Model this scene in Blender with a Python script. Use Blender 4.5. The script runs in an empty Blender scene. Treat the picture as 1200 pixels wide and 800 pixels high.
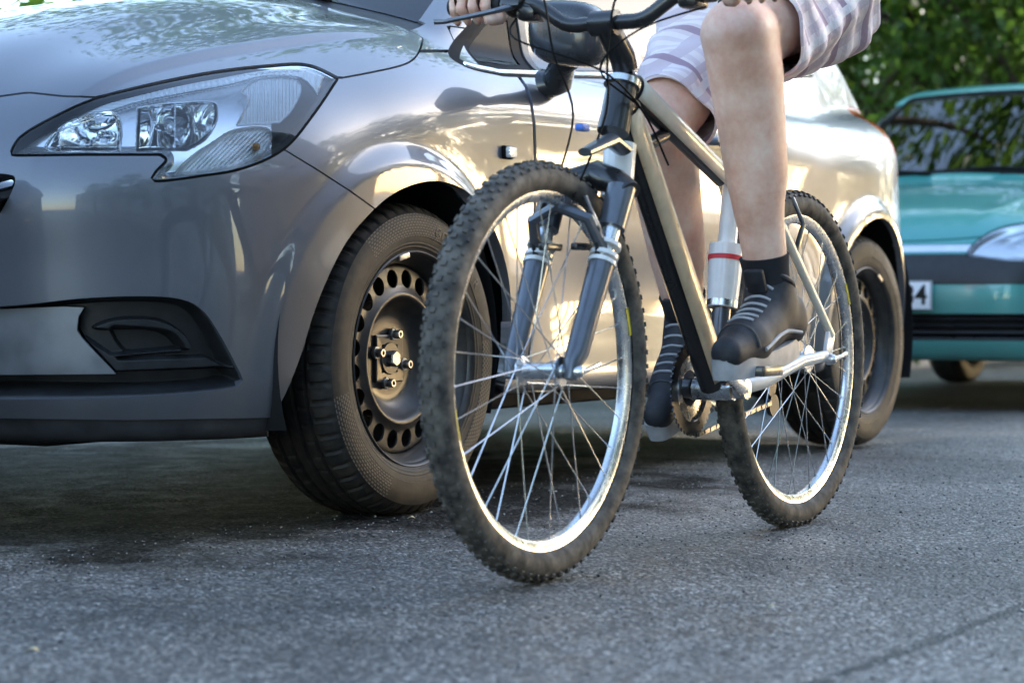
import bpy, bmesh, math, random
import numpy as np
from mathutils import Vector, Matrix, Euler

# ------------------------------------------------------------------ camera, sky, sun, exposure
S = bpy.context.scene
COL = S.collection
FPX = 2535.0                      # focal length in pixels of the 1200 px wide photograph
HOR = 353.0                       # row of the horizon
CAMP = np.array([-3.574, -2.402, 0.43])
RGT = np.array([0.514, -0.858, 0.0]); RGT /= np.linalg.norm(RGT)
DEP = np.array([RGT[1] * -1, RGT[0], 0.0])
cam = bpy.data.cameras.new('camera'); camo = bpy.data.objects.new('camera', cam); COL.objects.link(camo)
cam.lens = FPX / 1200 * 36; cam.sensor_width = 36
cam.shift_y = -(400 - HOR) / 1200
cam.clip_start = 0.05; cam.clip_end = 3000
camo.location = CAMP
camo.rotation_euler = (math.pi / 2, 0, math.atan2(DEP[1], DEP[0]) - math.pi / 2)
cam.dof.use_dof = True; cam.dof.focus_distance = 4.15; cam.dof.aperture_fstop = 5.0
S.camera = camo

SUN_DIR = Vector((0.87, -0.52, 0.35)).normalized()     # towards the sun
SUN_EL = math.asin(SUN_DIR.z); SUN_AZ = math.atan2(SUN_DIR.x, SUN_DIR.y)
w = bpy.data.worlds.new('World'); S.world = w; w.use_nodes = True
nt = w.node_tree; nt.nodes.clear()
sky = nt.nodes.new('ShaderNodeTexSky'); sky.sky_type = 'NISHITA'; sky.sun_disc = False
sky.sun_elevation = SUN_EL; sky.sun_rotation = SUN_AZ; sky.air_density = 1.0; sky.dust_density = 0.8; sky.ozone_density = 0.7
bgn = nt.nodes.new('ShaderNodeBackground'); bgn.inputs[1].default_value = 0.15
wo = nt.nodes.new('ShaderNodeOutputWorld')
nt.links.new(sky.outputs[0], bgn.inputs[0]); nt.links.new(bgn.outputs[0], wo.inputs[0])
sl = bpy.data.lights.new('sun', 'SUN'); sl.energy = 2.0; sl.angle = math.radians(0.6); sl.color = (1.0, 0.94, 0.86)
so = bpy.data.objects.new('sun', sl); COL.objects.link(so); so.location = (20, -10, 10)
so.rotation_euler = SUN_DIR.to_track_quat('Z', 'Y').to_euler()
S.view_settings.view_transform = 'Standard'; S.view_settings.look = 'None'
S.view_settings.exposure = 2.55; S.view_settings.gamma = 1.0
S.view_settings.use_curve_mapping = False
S.cycles.max_bounces = 8; S.cycles.caustics_reflective = False; S.cycles.caustics_refractive = False
S.cycles.use_denoising = True

RNG = random.Random(7)
NPR = np.random.default_rng(7)

def ray_dir(px, py):
    return DEP + RGT * (px - 600) / FPX + np.array([0, 0, 1.0]) * (HOR - py) / FPX
def P(px, py, Y=None, X=None, Z=None):
    """point of the place seen at a spot of the photograph, on the plane X, Y or Z = const"""
    v = ray_dir(px, py)
    t = (Y - CAMP[1]) / v[1] if Y is not None else ((X - CAMP[0]) / v[0] if X is not None else (Z - CAMP[2]) / v[2])
    return Vector(CAMP + v * t)
def J(p):
    q = p - CAMP; zz = q @ DEP
    return np.stack([600 + FPX * (q @ RGT) / zz, HOR - FPX * q[..., 2] / zz], -1)

# ------------------------------------------------------------------ tags and small mesh helpers
def tag(o, label=None, cat=None, group=None, kind=None):
    if label: o['label'] = label
    if cat: o['category'] = cat
    if group: o['group'] = group
    if kind: o['kind'] = kind
    return o
def empty(name, loc=(0, 0, 0), label=None, cat=None, group=None):
    o = bpy.data.objects.new(name, None); COL.objects.link(o); o.location = loc
    o.empty_display_size = 0.2
    return tag(o, label, cat, group)
def wmat(o):
    return (wmat(o.parent) if o.parent else Matrix.Identity(4)) @ o.matrix_parent_inverse @ Matrix.LocRotScale(o.location, o.rotation_euler, o.scale)
def link(name, me, mats=None, parent=None, label=None):
    o = bpy.data.objects.new(name, me); COL.objects.link(o)
    if mats is not None:
        for m in (mats if isinstance(mats, (list, tuple)) else [mats]): me.materials.append(m)
    if parent:
        o.parent = parent
        o.matrix_basis = wmat(parent).inverted()
    if label: o['label'] = label
    return o
def mesh_np(name, V, Fc, N=None, smooth=True):
    me = bpy.data.meshes.new(name)
    Fc = [list(map(int, f)) for f in Fc]
    me.from_pydata([tuple(map(float, v)) for v in V], [], Fc)
    me.polygons.foreach_set('use_smooth', [smooth] * len(me.polygons))
    me.update()
    if N is not None: me.normals_split_custom_set_from_vertices([tuple(map(float, n)) for n in N])
    return me
class MB:
    """collects vertices and faces of one part"""
    def __init__(s): s.v = []; s.f = []; s.m = []
    def add(s, vs, fs, mi=0):
        b = len(s.v); s.v += [tuple(map(float, v)) for v in vs]; s.f += [[b + i for i in f] for f in fs]; s.m += [mi] * len(fs)
        return s
    def box(s, c, h, R=None, mi=0, bev=0.0):
        c = Vector(c)
        if bev <= 0:
            vs = [Vector((x * h[0], y * h[1], z * h[2])) for z in (-1, 1) for y in (-1, 1) for x in (-1, 1)]
            fs = [(0, 2, 3, 1), (4, 5, 7, 6), (0, 1, 5, 4), (2, 6, 7, 3), (0, 4, 6, 2), (1, 3, 7, 5)]
        else:
            bm = bmesh.new(); bmesh.ops.create_cube(bm, size=2)
            for v in bm.verts: v.co = Vector((v.co.x * h[0], v.co.y * h[1], v.co.z * h[2]))
            bmesh.ops.bevel(bm, geom=bm.edges[:], offset=min(bev, min(h) * .9), segments=2, affect='EDGES', profile=.5)
            bm.verts.ensure_lookup_table()
            vs = [v.co.copy() for v in bm.verts]; fs = [[v.index for v in f.verts] for f in bm.faces]; bm.free()
        vs = [(R @ v if R else v) + c for v in vs]
        return s.add(vs, fs, mi)
    def tube(s, pts, rad, n=12, cap=True, mi=0, flat=None, closed=False):
        """tube through pts; rad a number or a list; flat=(axis vector, factor) squeezes it along that axis"""
        pts = [Vector(p) for p in pts]; k = len(pts)
        rad = [rad] * k if not hasattr(rad, '__len__') else rad
        vs = []; up = None
        for i, p in enumerate(pts):
            a = pts[(i - 1) % k] if (i > 0 or closed) else p
            b = pts[(i + 1) % k] if (i < k - 1 or closed) else p
            t = (b - a).normalized()
            if up is None: up = t.orthogonal().normalized()
            up = (up - t * up.dot(t)).normalized(); bi = t.cross(up)
            for j in range(n):
                an = 2 * math.pi * j / n
                o = (up * math.cos(an) + bi * math.sin(an)) * rad[i]
                if flat: ax = flat[0]; o = o - ax * o.dot(ax) * (1 - flat[1])
                vs.append(p + o)
        fs = []
        for i in range(k if closed else k - 1):
            for j in range(n):
                a = i * n + j; b = i * n + (j + 1) % n; c = ((i + 1) % k) * n + (j + 1) % n; d = ((i + 1) % k) * n + j
                fs.append((a, b, c, d))
        if cap and not closed:
            fs.append(tuple(range(n))[::-1]); fs.append(tuple((k - 1) * n + j for j in range(n)))
        return s.add(vs, fs, mi)
    def lathe(s, prof, c, axis=(0, 1, 0), n=48, mi=0, closed=False, a0=0, a1=None):
        """prof: (radius, offset along axis); full turn about axis through c"""
        c = Vector(c); ax = Vector(axis).normalized()
        u = Vector((0, 0, 1)) if abs(ax.z) < .9 else Vector((1, 0, 0)); u = (u - ax * u.dot(ax)).normalized(); v = ax.cross(u)
        vs = []; full = a1 is None; m = n if full else n + 1
        for j in range(m):
            an = a0 + (2 * math.pi if full else a1 - a0) * j / n
            dd = u * math.cos(an) + v * math.sin(an)
            for r, h in prof: vs.append(c + dd * r + ax * h)
        k = len(prof); fs = []
        for j in range(n):
            j2 = (j + 1) % m
            for i in range(k if closed else k - 1):
                i2 = (i + 1) % k
                fs.append((j * k + i, j2 * k + i, j2 * k + i2, j * k + i2))
        return s.add(vs, fs, mi)
    def build(s, name, mats, parent=None, label=None, smooth=True, angle=35, local=None):
        """local: keep vertices relative to this point and place the object there"""
        me = bpy.data.meshes.new(name); vv = s.v
        me.from_pydata(vv, [], s.f)
        me.polygons.foreach_set('material_index', s.m)
        bm = bmesh.new(); bm.from_mesh(me); bmesh.ops.recalc_face_normals(bm, faces=bm.faces[:]); bm.to_mesh(me); bm.free()
        me.polygons.foreach_set('use_smooth', [smooth] * len(me.polygons))
        if smooth: sharp_by_angle(me, angle)
        return link(name, me, mats, parent, label)
def sharp_by_angle(me, deg):
    bm = bmesh.new(); bm.from_mesh(me); c = math.radians(deg)
    for e in bm.edges:
        e.smooth = not (len(e.link_faces) == 2 and e.calc_face_angle(0) > c)
    bm.to_mesh(me); bm.free()

# ------------------------------------------------------------------ materials
def mat(name, col=(.5, .5, .5), rough=.5, metal=0., coat=0., coat_r=.03, spec=.5, emis=None, trans=0., ior=1.45, alpha=1.):
    m = bpy.data.materials.new(name); m.use_nodes = True
    b = m.node_tree.nodes['Principled BSDF']
    b.inputs['Base Color'].default_value = (*col, 1); b.inputs['Roughness'].default_value = rough
    b.inputs['Metallic'].default_value = metal; b.inputs['Coat Weight'].default_value = coat
    b.inputs['Coat Roughness'].default_value = coat_r; b.inputs['Specular IOR Level'].default_value = spec
    b.inputs['Transmission Weight'].default_value = trans; b.inputs['IOR'].default_value = ior
    b.inputs['Alpha'].default_value = alpha
    return m
def nodes(m): return m.node_tree.nodes, m.node_tree.links, m.node_tree.nodes['Principled BSDF']
def noise(m, scale, detail=4, rough=.55, coord='Object', vec=None):
    n, l, b = nodes(m)
    t = n.new('ShaderNodeTexNoise'); t.inputs['Scale'].default_value = scale; t.inputs['Detail'].default_value = detail
    t.inputs['Roughness'].default_value = rough
    if vec is None:
        tc = n.new('ShaderNodeTexCoord'); vec = tc.outputs[coord]
    l.new(vec, t.inputs['Vector'])
    return t
def ramp(m, src, stops, interp='LINEAR'):
    n, l, b = nodes(m)
    r = n.new('ShaderNodeValToRGB'); r.color_ramp.interpolation = interp
    e = r.color_ramp.elements
    while len(e) < len(stops): e.new(.5)
    for q, (p, c) in zip(e, stops):
        q.position = p; q.color = (*c, 1) if len(c) == 3 else c
    l.new(src, r.inputs[0]); return r
def mix(m, fac, a, b_, mode='MIX'):
    n, l, b = nodes(m)
    x = n.new('ShaderNodeMixRGB'); x.blend_type = mode
    for i, s in ((0, fac), (1, a), (2, b_)):
        if isinstance(s, (int, float)): x.inputs[i].default_value = s
        elif isinstance(s, tuple): x.inputs[i].default_value = (*s, 1)
        else: l.new(s, x.inputs[i])
    return x.outputs[0]
def bump(m, src, strength=.3, dist=.001, prev=None):
    n, l, b = nodes(m)
    x = n.new('ShaderNodeBump'); x.inputs['Strength'].default_value = strength; x.inputs['Distance'].default_value = dist
    l.new(src, x.inputs['Height'])
    if prev is not None: l.new(prev, x.inputs['Normal'])
    l.new(x.outputs[0], b.inputs['Normal']); return x.outputs[0]
def noisy(m, scale, amt, stops=None, inp='Base Color', rlo=None):
    """breaks up the base colour (and roughness) with a noise"""
    n, l, b = nodes(m); t = noise(m, scale)
    c = b.inputs['Base Color'].default_value[:3]
    r = ramp(m, t.outputs[0], [(.3, tuple(max(0, x * (1 - amt)) for x in c)), (.7, tuple(min(1, x * (1 + amt)) for x in c))])
    l.new(r.outputs[0], b.inputs['Base Color'])
    if rlo is not None:
        mr = n.new('ShaderNodeMapRange'); mr.inputs['From Min'].default_value = .3; mr.inputs['From Max'].default_value = .7
        mr.inputs['To Min'].default_value = rlo[0]; mr.inputs['To Max'].default_value = rlo[1]
        l.new(t.outputs[0], mr.inputs[0]); l.new(mr.outputs[0], b.inputs['Roughness'])
    return t
M = {}
# ------------------------------------------------------------------ implicit body surface of the grey hatchback
YC = 0.84                       # world Y of the car's centre plane; y below is the distance from it
def spline(xs, ys):
    xs = np.array(xs, float); ys = np.array(ys, float); n = len(xs)
    h = np.diff(xs); A = np.zeros((n, n)); B = np.zeros(n); A[0, 0] = A[-1, -1] = 1
    for i in range(1, n - 1):
        A[i, i - 1] = h[i - 1]; A[i, i] = 2 * (h[i - 1] + h[i]); A[i, i + 1] = h[i]
        B[i] = 6 * ((ys[i + 1] - ys[i]) / h[i] - (ys[i] - ys[i - 1]) / h[i - 1])
    mm = np.linalg.solve(A, B); g = np.linspace(xs[0], xs[-1], 4000); k = np.clip(np.searchsorted(xs, g) - 1, 0, n - 2)
    t = g - xs[k]; hk = h[k]
    v = ys[k] + t * ((ys[k + 1] - ys[k]) / hk - hk * (2 * mm[k] + mm[k + 1]) / 6) + t * t * mm[k] / 2 + t ** 3 * (mm[k + 1] - mm[k]) / (6 * hk)
    return lambda x: np.interp(x, g, v)
def sstep(x, a, b):
    t = np.clip((x - a) / (b - a), 0, 1); return t * t * (3 - 2 * t)
def smin(a, b, k):
    h = np.clip(.5 + .5 * (b - a) / k, 0, 1); return b * (1 - h) + a * h - k * h * (1 - h)
W_z = spline([.05, .12, .2, .3, .45, .6, .72, .80, .86, .91, .97, 1.04, 1.2, 1.6],
             [.76, .79, .815, .828, .834, .840, .845, .846, .838, .815, .770, .705, .56, .2])
PL_x = spline([-1.1, -.8, -.6, -.4, -.2, 0, .5, 1.5, 2.3, 2.6, 2.85, 3.05, 3.2, 3.5],
              [-.42, -.17, -.09, -.04, -.012, 0, 0, 0, 0, -.012, -.05, -.11, -.19, -.4])
NOSE = spline([.05, .17, .26, .36, .5, .62, .70, .78, .86, 1.0, 1.3],
              [-.70, -.735, -.78, -.80, -.815, -.815, -.80, -.765, -.70, -.52, -.1])
HOOD = spline([-1.2, -.9, -.75, -.6, -.45, -.25, 0, .2, .35, .6, 3.6],
              [.45, .70, .81, .895, .955, 1.017, 1.075, 1.107, 1.122, 1.125, 1.125])
TAIL = spline([.05, .2, .5, .8, .95, 1.1, 1.22, 1.4, 1.6],
              [2.95, 3.08, 3.17, 3.16, 3.12, 3.02, 2.90, 2.68, 2.4])
def fbody(p):
    x, y, z = p[..., 0], np.abs(p[..., 1]), p[..., 2]
    zb = z - .085 * (np.sqrt((x - .5) ** 2 + .04) + (x - .5)) * .5 * sstep(z, .62, .9)
    ys = W_z(zb) + PL_x(x)
    for cx in (0., 2.51):
        r = np.hypot(x - cx, z - .31)
        lipf = .30 + .70 * sstep(x, -.30, -.06) if cx == 0 else 1.0
        ys = ys + .030 * (1 - sstep(r, .385, .44)) * sstep(z, .1, .3) * lipf + .030 * (1 - lipf) * (1 - sstep(r, .34, .74)) * sstep(z, .1, .3) + .010 * (1 - sstep(r, .40, .70)) * sstep(z, .25, .5)
    # door sculpting: shallow scoop between the wheels and a sill roll
    m = sstep(x, .5, .8) * (1 - sstep(x, 1.9, 2.15))
    ys = ys - .018 * m * np.exp(-((z - .44) / .11) ** 2) + .008 * m * np.exp(-((z - .25) / .05) ** 2)
    f1 = ys - y
    xf = NOSE(z) + .30 * y ** 2.3
    # bumper: brow below the lamps, soft hollow above the lower intake
    xf = xf - .004 * np.exp(-((z - .61) / .07) ** 2) + .004 * np.exp(-((z - .50) / .07) ** 2)
    f2 = (x - xf) * .93
    yc = .555 + .14 * (x + .72)
    zt = HOOD(x) - .205 * (y / .8) ** 2.6 * (1 - .18 * sstep(x, -.2, .3)) + .013 * (1 - sstep(y - yc, -.012, .012)) * sstep(-x, -.30, .1) - .010 * np.exp(-((y - yc + .16) / .10) ** 2)
    f3 = (zt - z) * .95
    s = smin(f1, f2, .17)
    s = smin(s, f3, .11)
    f4 = (TAIL(z) - .22 * y ** 3 - x) * .95
    s = smin(s, f4, .16)
    s = smin(s, z - .17 - .055 * sstep(x, .15, .5) * (1 - sstep(x, 2.7, 2.9)), .03)
    # greenhouse
    g1 = (.705 + .022 * sstep(x, .8, 2.) - .10 * sstep(x, 2.2, 3.1) - .31 * (z - 1.04) - .12 * np.clip(z - 1.04, 0, 1) ** 2 - y) * .92
    g2 = (1.098 + .52 * (x - .25) - .27 * y * y - z) * .87
    g3 = 1.475 - .09 * y * y - .05 * (x - 1.6) ** 2 - z
    c = smin(smin(g1, g2, .05), smin(g3, f4 - .005, .06), .07)
    c = smin(c, (z - .86 - .06 * sstep(x, .8, 2.2)) * 1.0, .02)
    return -smin(-s, -c, .022)
def grad(p, e=.0015, fn=None):
    fn = fn or fbody; g = np.empty_like(p)
    for i in range(3):
        d = np.zeros(3); d[i] = e; g[:, i] = fn(p + d) - fn(p - d)
    n = np.linalg.norm(g, axis=1, keepdims=True); return -g / n, n / (2 * e)
def project(p, it=4, fn=None):
    fn = fn or fbody
    for _ in range(it):
        n, m = grad(p, fn=fn); p = p + n * np.clip(fn(p)[:, None] / m, -.01, .01)
    return p
def surface_nets(lo, hi, h, fn=None):
    fn = fn or fbody
    xs = [np.arange(lo[i], hi[i] + h, h) for i in range(3)]
    sh = tuple(len(a) for a in xs); Fv = np.empty(sh, np.float32)
    for i in range(0, sh[0], 40):
        g = np.stack(np.meshgrid(xs[0][i:i + 40], xs[1], xs[2], indexing='ij'), -1)
        Fv[i:i + 40] = fn(g)
    s = Fv > 0; c = s[:-1, :-1, :-1].astype(np.int8)
    tot = sum(s[a:sh[0] - 1 + a, b:sh[1] - 1 + b, d:sh[2] - 1 + d].astype(np.int8) for a in (0, 1) for b in (0, 1) for d in (0, 1))
    act = (tot > 0) & (tot < 8); idx = -np.ones(act.shape, np.int64); ids = np.argwhere(act); idx[act] = np.arange(len(ids))
    acc = np.zeros((len(ids), 3)); cnt = np.zeros(len(ids))
    corners = [(a, b, d) for a in (0, 1) for b in (0, 1) for d in (0, 1)]
    for ca in corners:
        for ax in range(3):
            if ca[ax] == 1: continue
            cb = list(ca); cb[ax] = 1
            fa = Fv[ids[:, 0] + ca[0], ids[:, 1] + ca[1], ids[:, 2] + ca[2]]; fb = Fv[ids[:, 0] + cb[0], ids[:, 1] + cb[1], ids[:, 2] + cb[2]]
            k = (fa > 0) != (fb > 0); t = np.where(k, fa / np.where(k, fa - fb, 1), 0)
            q = np.tile(np.array(ca, float), (len(ids), 1)); q[:, ax] += t
            acc[k] += q[k]; cnt[k] += 1
    V = np.array(lo) + h * (ids + acc / cnt[:, None])
    F = []
    for ax in range(3):
        b_, c_ = (ax + 1) % 3, (ax + 2) % 3
        sa = [slice(None)] * 3; sb = [slice(None)] * 3; sa[ax] = slice(0, -1); sb[ax] = slice(1, None)
        ch = s[tuple(sa)] != s[tuple(sb)]; e = np.argwhere(ch)
        ok = (e[:, b_] > 0) & (e[:, c_] > 0) & (e[:, b_] < sh[b_] - 1) & (e[:, c_] < sh[c_] - 1); e = e[ok]
        fl = s[e[:, 0], e[:, 1], e[:, 2]]
        q = []
        for db, dc in ((0, 0), (-1, 0), (-1, -1), (0, -1)):
            k = e.copy(); k[:, b_] += db; k[:, c_] += dc; q.append(idx[k[:, 0], k[:, 1], k[:, 2]])
        q = np.stack(q, 1); q[fl] = q[fl][:, ::-1]
        F.append(q)
    F = np.concatenate(F); F = F[(F >= 0).all(1)][:, ::-1]
    return V, F

class Patch:
    """a piece of surface: vertices, normals, faces (as index lists)"""
    def __init__(s, V, N, F): s.V = V; s.N = N; s.F = F
    def compact(s):
        used = np.zeros(len(s.V), bool)
        for f in s.F: used[list(f)] = True
        m = np.cumsum(used) - 1
        return Patch(s.V[used], s.N[used], [[int(m[i]) for i in f] for f in s.F])
    def clip(s, fld):
        """keep where fld > 0"""
        V = list(map(tuple, s.V)); N = list(map(tuple, s.N)); ed = {}; out = []
        pos = fld > 0
        for f in s.F:
            k = [pos[i] for i in f]
            if all(k): out.append(f); continue
            if not any(k): continue
            g = []
            L = len(f)
            for a in range(L):
                i, j = f[a], f[(a + 1) % L]
                if pos[i]: g.append(i)
                if pos[i] != pos[j]:
                    key = (min(i, j), max(i, j))
                    if key not in ed:
                        t = fld[i] / (fld[i] - fld[j])
                        V.append(tuple(s.V[i] * (1 - t) + s.V[j] * t)); n = s.N[i] * (1 - t) + s.N[j] * t
                        N.append(tuple(n / np.linalg.norm(n))); ed[key] = len(V) - 1
                    g.append(ed[key])
            if len(g) >= 3: out.append(g)
        return Patch(np.array(V), np.array(N), out).compact()
    def split(s, fld, gap=0.): return s.clip(fld - gap), s.clip(-fld - gap)
    def refine(s, k=1, proj=True):
        for _ in range(k):
            V = [tuple(v) for v in s.V]; N = [tuple(v) for v in s.N]; ed = {}; out = []
            def midp(i, j):
                key = (min(i, j), max(i, j))
                if key not in ed:
                    V.append(tuple((s.V[i] + s.V[j]) / 2)); n = s.N[i] + s.N[j]; N.append(tuple(n / np.linalg.norm(n))); ed[key] = len(V) - 1
                return ed[key]
            for f in s.F:
                c = len(V); V.append(tuple(np.mean([s.V[i] for i in f], 0))); n = np.sum([s.N[i] for i in f], 0); N.append(tuple(n / np.linalg.norm(n)))
                L = len(f)
                for a in range(L): out.append([f[a], midp(f[a], f[(a + 1) % L]), c, midp(f[a - 1], f[a])])
            s = Patch(np.array(V), np.array(N), out)
        if proj: s.V = project(s.V, 2); s.N = grad(s.V)[0]
        return s
    def boundary(s):
        from collections import Counter
        c = Counter(); dr = {}
        for f in s.F:
            for a in range(len(f)):
                i, j = f[a], f[(a + 1) % len(f)]; c[(min(i, j), max(i, j))] += 1; dr[(min(i, j), max(i, j))] = (i, j)
        return [dr[k] for k, v in c.items() if v == 1]
    def offset(s, d): return Patch(s.V - s.N * (d if np.isscalar(d) else d[:, None]), s.N, s.F)
    def flange(s, depth, ymin=.004):
        """adds a return edge of this depth along every boundary; gives V, N, F"""
        B = [b for b in s.boundary() if not (s.V[b[0], 1] < ymin and s.V[b[1], 1] < ymin)]
        V = list(s.V); N = list(s.N); F = list(s.F); mp = {}
        for i, j in B:
            e = s.V[j] - s.V[i]; side = np.cross(e, s.N[i]); L = np.linalg.norm(side); side = side / L if L > 1e-9 else s.N[i]
            q = []
            for k in (i, j):
                for dd in (0, depth):
                    V.append(s.V[k] - s.N[k] * dd); N.append(side * .8 + s.N[k] * .2); q.append(len(V) - 1)
            F.append([q[2], q[0], q[1], q[3]])
        return Patch(np.array(V), np.array(N), F)
def car_xyz(V, side=1):
    """car frame (x, y from the centre plane, z) -> world; side=1 is the side the camera sees"""
    W = V.copy(); W[:, 1] = YC - side * V[:, 1]; return W
def sdpoly(q, poly):
    """signed distance to a closed polygon, positive inside"""
    poly = np.array(poly, float); n = len(poly); d = np.full(len(q), 1e18); ins = np.zeros(len(q), bool)
    for i in range(n):
        a, b = poly[i], poly[(i + 1) % n]; e = b - a; w_ = q - a
        t = np.clip((w_ @ e) / (e @ e + 1e-12), 0, 1); d = np.minimum(d, ((w_ - t[:, None] * e) ** 2).sum(1))
        c = ((a[1] > q[:, 1]) != (b[1] > q[:, 1])); xx = a[0] + (q[:, 1] - a[1]) * (b[0] - a[0]) / np.where(b[1] - a[1] == 0, 1e-9, b[1] - a[1])
        ins ^= c & (q[:, 0] < xx)
    d = np.sqrt(d); return np.where(ins, d, -d)
def smooth_poly(pts, n=6, closed=True, sharp=()):
    """Catmull-Rom through pts; indices in sharp stay corners"""
    pts = np.array(pts, float); k = len(pts); out = []
    for i in range(k if closed else k - 1):
        p1, p2 = pts[i], pts[(i + 1) % k]
        p0 = pts[i - 1] if (i > 0 or closed) else p1; p3 = pts[(i + 2) % k] if (i + 2 < k or closed) else p2
        if i in sharp: p0 = p1
        if (i + 1) % k in sharp: p3 = p2
        for j in range(n):
            t = j / n
            out.append(.5 * (2 * p1 + (p2 - p0) * t + (2 * p0 - 5 * p1 + 4 * p2 - p3) * t * t + (3 * p1 - p0 - 3 * p2 + p3) * t ** 3))
    if not closed: out.append(pts[-1])
    return np.array(out)
def pixq(V): return J(car_xyz(V))
MPP = 1 / 620.
def fld_photo(V, poly): return sdpoly(pixq(V), poly) * MPP
# ------------------------------------------------------------------ materials of the two cars
def paint(name, base, metal=.75, flake=.10, rough=.34):
    m = mat(name, base, rough, metal, 1.0, .02)
    n, l, b = nodes(m)
    tc = n.new('ShaderNodeTexCoord')
    v = n.new('ShaderNodeTexVoronoi'); v.inputs['Scale'].default_value = 1500; l.new(tc.outputs['Object'], v.inputs['Vector'])
    c = ramp(m, v.outputs['Color'], [(0, tuple(x * (1 - flake) for x in base)), (1, tuple(min(1, x * (1 + flake)) for x in base))])
    # thin road dust, thicker towards the ground
    ns = noise(m, 9, 6, .6); sep = n.new('ShaderNodeSeparateXYZ'); l.new(tc.outputs['Object'], sep.inputs[0])
    mr = n.new('ShaderNodeMapRange'); mr.inputs['From Min'].default_value = .75; mr.inputs['From Max'].default_value = .18; mr.inputs['To Min'].default_value = .0; mr.inputs['To Max'].default_value = .42
    l.new(sep.outputs[2], mr.inputs[0])
    mu = n.new('ShaderNodeMath'); mu.operation = 'MULTIPLY'; l.new(mr.outputs[0], mu.inputs[0]); l.new(ns.outputs[0], mu.inputs[1])
    l.new(mix(m, mu.outputs[0], c.outputs[0], (.16, .15, .14)), b.inputs['Base Color'])
    cr = n.new('ShaderNodeMapRange'); cr.inputs['To Min'].default_value = .015; cr.inputs['To Max'].default_value = .16
    l.new(mu.outputs[0], cr.inputs[0]); l.new(cr.outputs[0], b.inputs['Coat Roughness'])
    # slight orange peel in the lacquer
    pe = noise(m, 260, 2, .4); bm_ = n.new('ShaderNodeBump'); bm_.inputs['Strength'].default_value = .012; bm_.inputs['Distance'].default_value = .001
    l.new(pe.outputs[0], bm_.inputs['Height']); l.new(bm_.outputs[0], b.inputs['Coat Normal'])
    return m
M['paint'] = paint('grey_metallic_paint', (.135, .145, .168), metal=.42, rough=.40)
M['gap'] = mat('dark_cavity', (.008, .008, .009), .8)
M['plastic'] = mat('black_plastic', (.022, .023, .025), .42); t = noisy(M['plastic'], 30, .25, rlo=(.34, .5))
bump(M['plastic'], noise(M['plastic'], 900, 2).outputs[0], .15, .0005)
M['lip'] = mat('grey_plastic', (.045, .046, .05), .45); noisy(M['lip'], 22, .3, rlo=(.38, .6))
M['frit'] = mat('black_frit_glass', (.004, .004, .005), .3, spec=.015)
M['rubber'] = mat('rubber_seal', (.010, .010, .010), .6, spec=.06)
M['chrome'] = mat('chrome', (.85, .86, .87), .08, 1.0); noisy(M['chrome'], 18, .06, rlo=(.05, .16))
M['reflector'] = mat('lamp_reflector', (.93, .94, .95), .07, 1.0)
M['satin'] = mat('satin_silver', (.82, .84, .87), .20, .85)
M['satin2'] = mat('skid_silver', (.26, .275, .30), .42, .7, .3); noisy(M['satin2'], 20, .12, rlo=(.36, .55))
M['lampdark'] = mat('lamp_dark_trim', (.03, .032, .035), .3, .2)
M['bulb'] = mat('bulb_glass', (.9, .9, .9), .05, 0, trans=.9)
M['amber'] = mat('amber_bulb', (.75, .35, .10), .2)
M['red'] = mat('red_lamp', (.55, .02, .015), .12, 0, 1.0)
def glassmat(name, tint, refl=1.0, rough=.0, ior=1.5, wave=0):
    m = bpy.data.materials.new(name); m.use_nodes = True; n = m.node_tree.nodes; l = m.node_tree.links; n.clear()
    o = n.new('ShaderNodeOutputMaterial'); t = n.new('ShaderNodeBsdfTransparent'); t.inputs[0].default_value = (*tint, 1)
    g = n.new('ShaderNodeBsdfGlossy'); g.inputs['Roughness'].default_value = rough
    fr = n.new('ShaderNodeFresnel'); fr.inputs[0].default_value = ior
    x = n.new('ShaderNodeMixShader'); l.new(fr.outputs[0], x.inputs[0]); l.new(t.outputs[0], x.inputs[1]); l.new(g.outputs[0], x.inputs[2]); l.new(x.outputs[0], o.inputs[0])
    return m
M['glass'] = glassmat('tinted_glass', (.30, .40, .36))
M['lens'] = glassmat('lamp_lens', (.95, .97, .98), ior=1.6)
m = mat('ribbed_lens', (.92, .94, .96), .16, .45, .6); M['ribbed'] = m
n, l, b = nodes(m); wv = n.new('ShaderNodeTexWave'); wv.inputs['Scale'].default_value = 90; wv.inputs['Distortion'].default_value = .6
tc = n.new('ShaderNodeTexCoord'); l.new(tc.outputs['Object'], wv.inputs['Vector']); wv.bands_direction = 'DIAGONAL'; bump(m, wv.outputs[0], .6, .002)

# ------------------------------------------------------------------ the grey hatchback's panels
def px_hit(px, py, off=0.0):
    """where the ray through a spot of the photograph meets the grey car's skin (world)"""
    v = ray_dir(px, py); t = np.arange(2.5, 9, .01); q = CAMP + t[:, None] * v
    c = q.copy(); c[:, 1] = YC - q[:, 1]; f = fbody(c); k = np.argmax(f > 0)
    a, b_ = t[k - 1], t[k]; ts = np.linspace(a, b_, 40); q = CAMP + ts[:, None] * v; c = q.copy(); c[:, 1] = YC - q[:, 1]
    k = np.argmax(fbody(c) > 0); return Vector(CAMP + v * (ts[k] + off))
GREY = empty('hatchback', (1.25, YC, 0), 'grey metallic hatchback parked behind the moving bicycle, its front corner cut by the left edge', 'car')
V0, F0 = surface_nets((-.92, -.012, .13), (3.26, .93, 1.52), .0125)
V0 = project(V0); N0 = grad(V0)[0]
body = Patch(V0, N0, [list(f) for f in F0]).clip(V0[:, 1] + 1e-4)
body.V[body.V[:, 1] < .0005, 1] = 0
GAP = .0019
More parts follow.
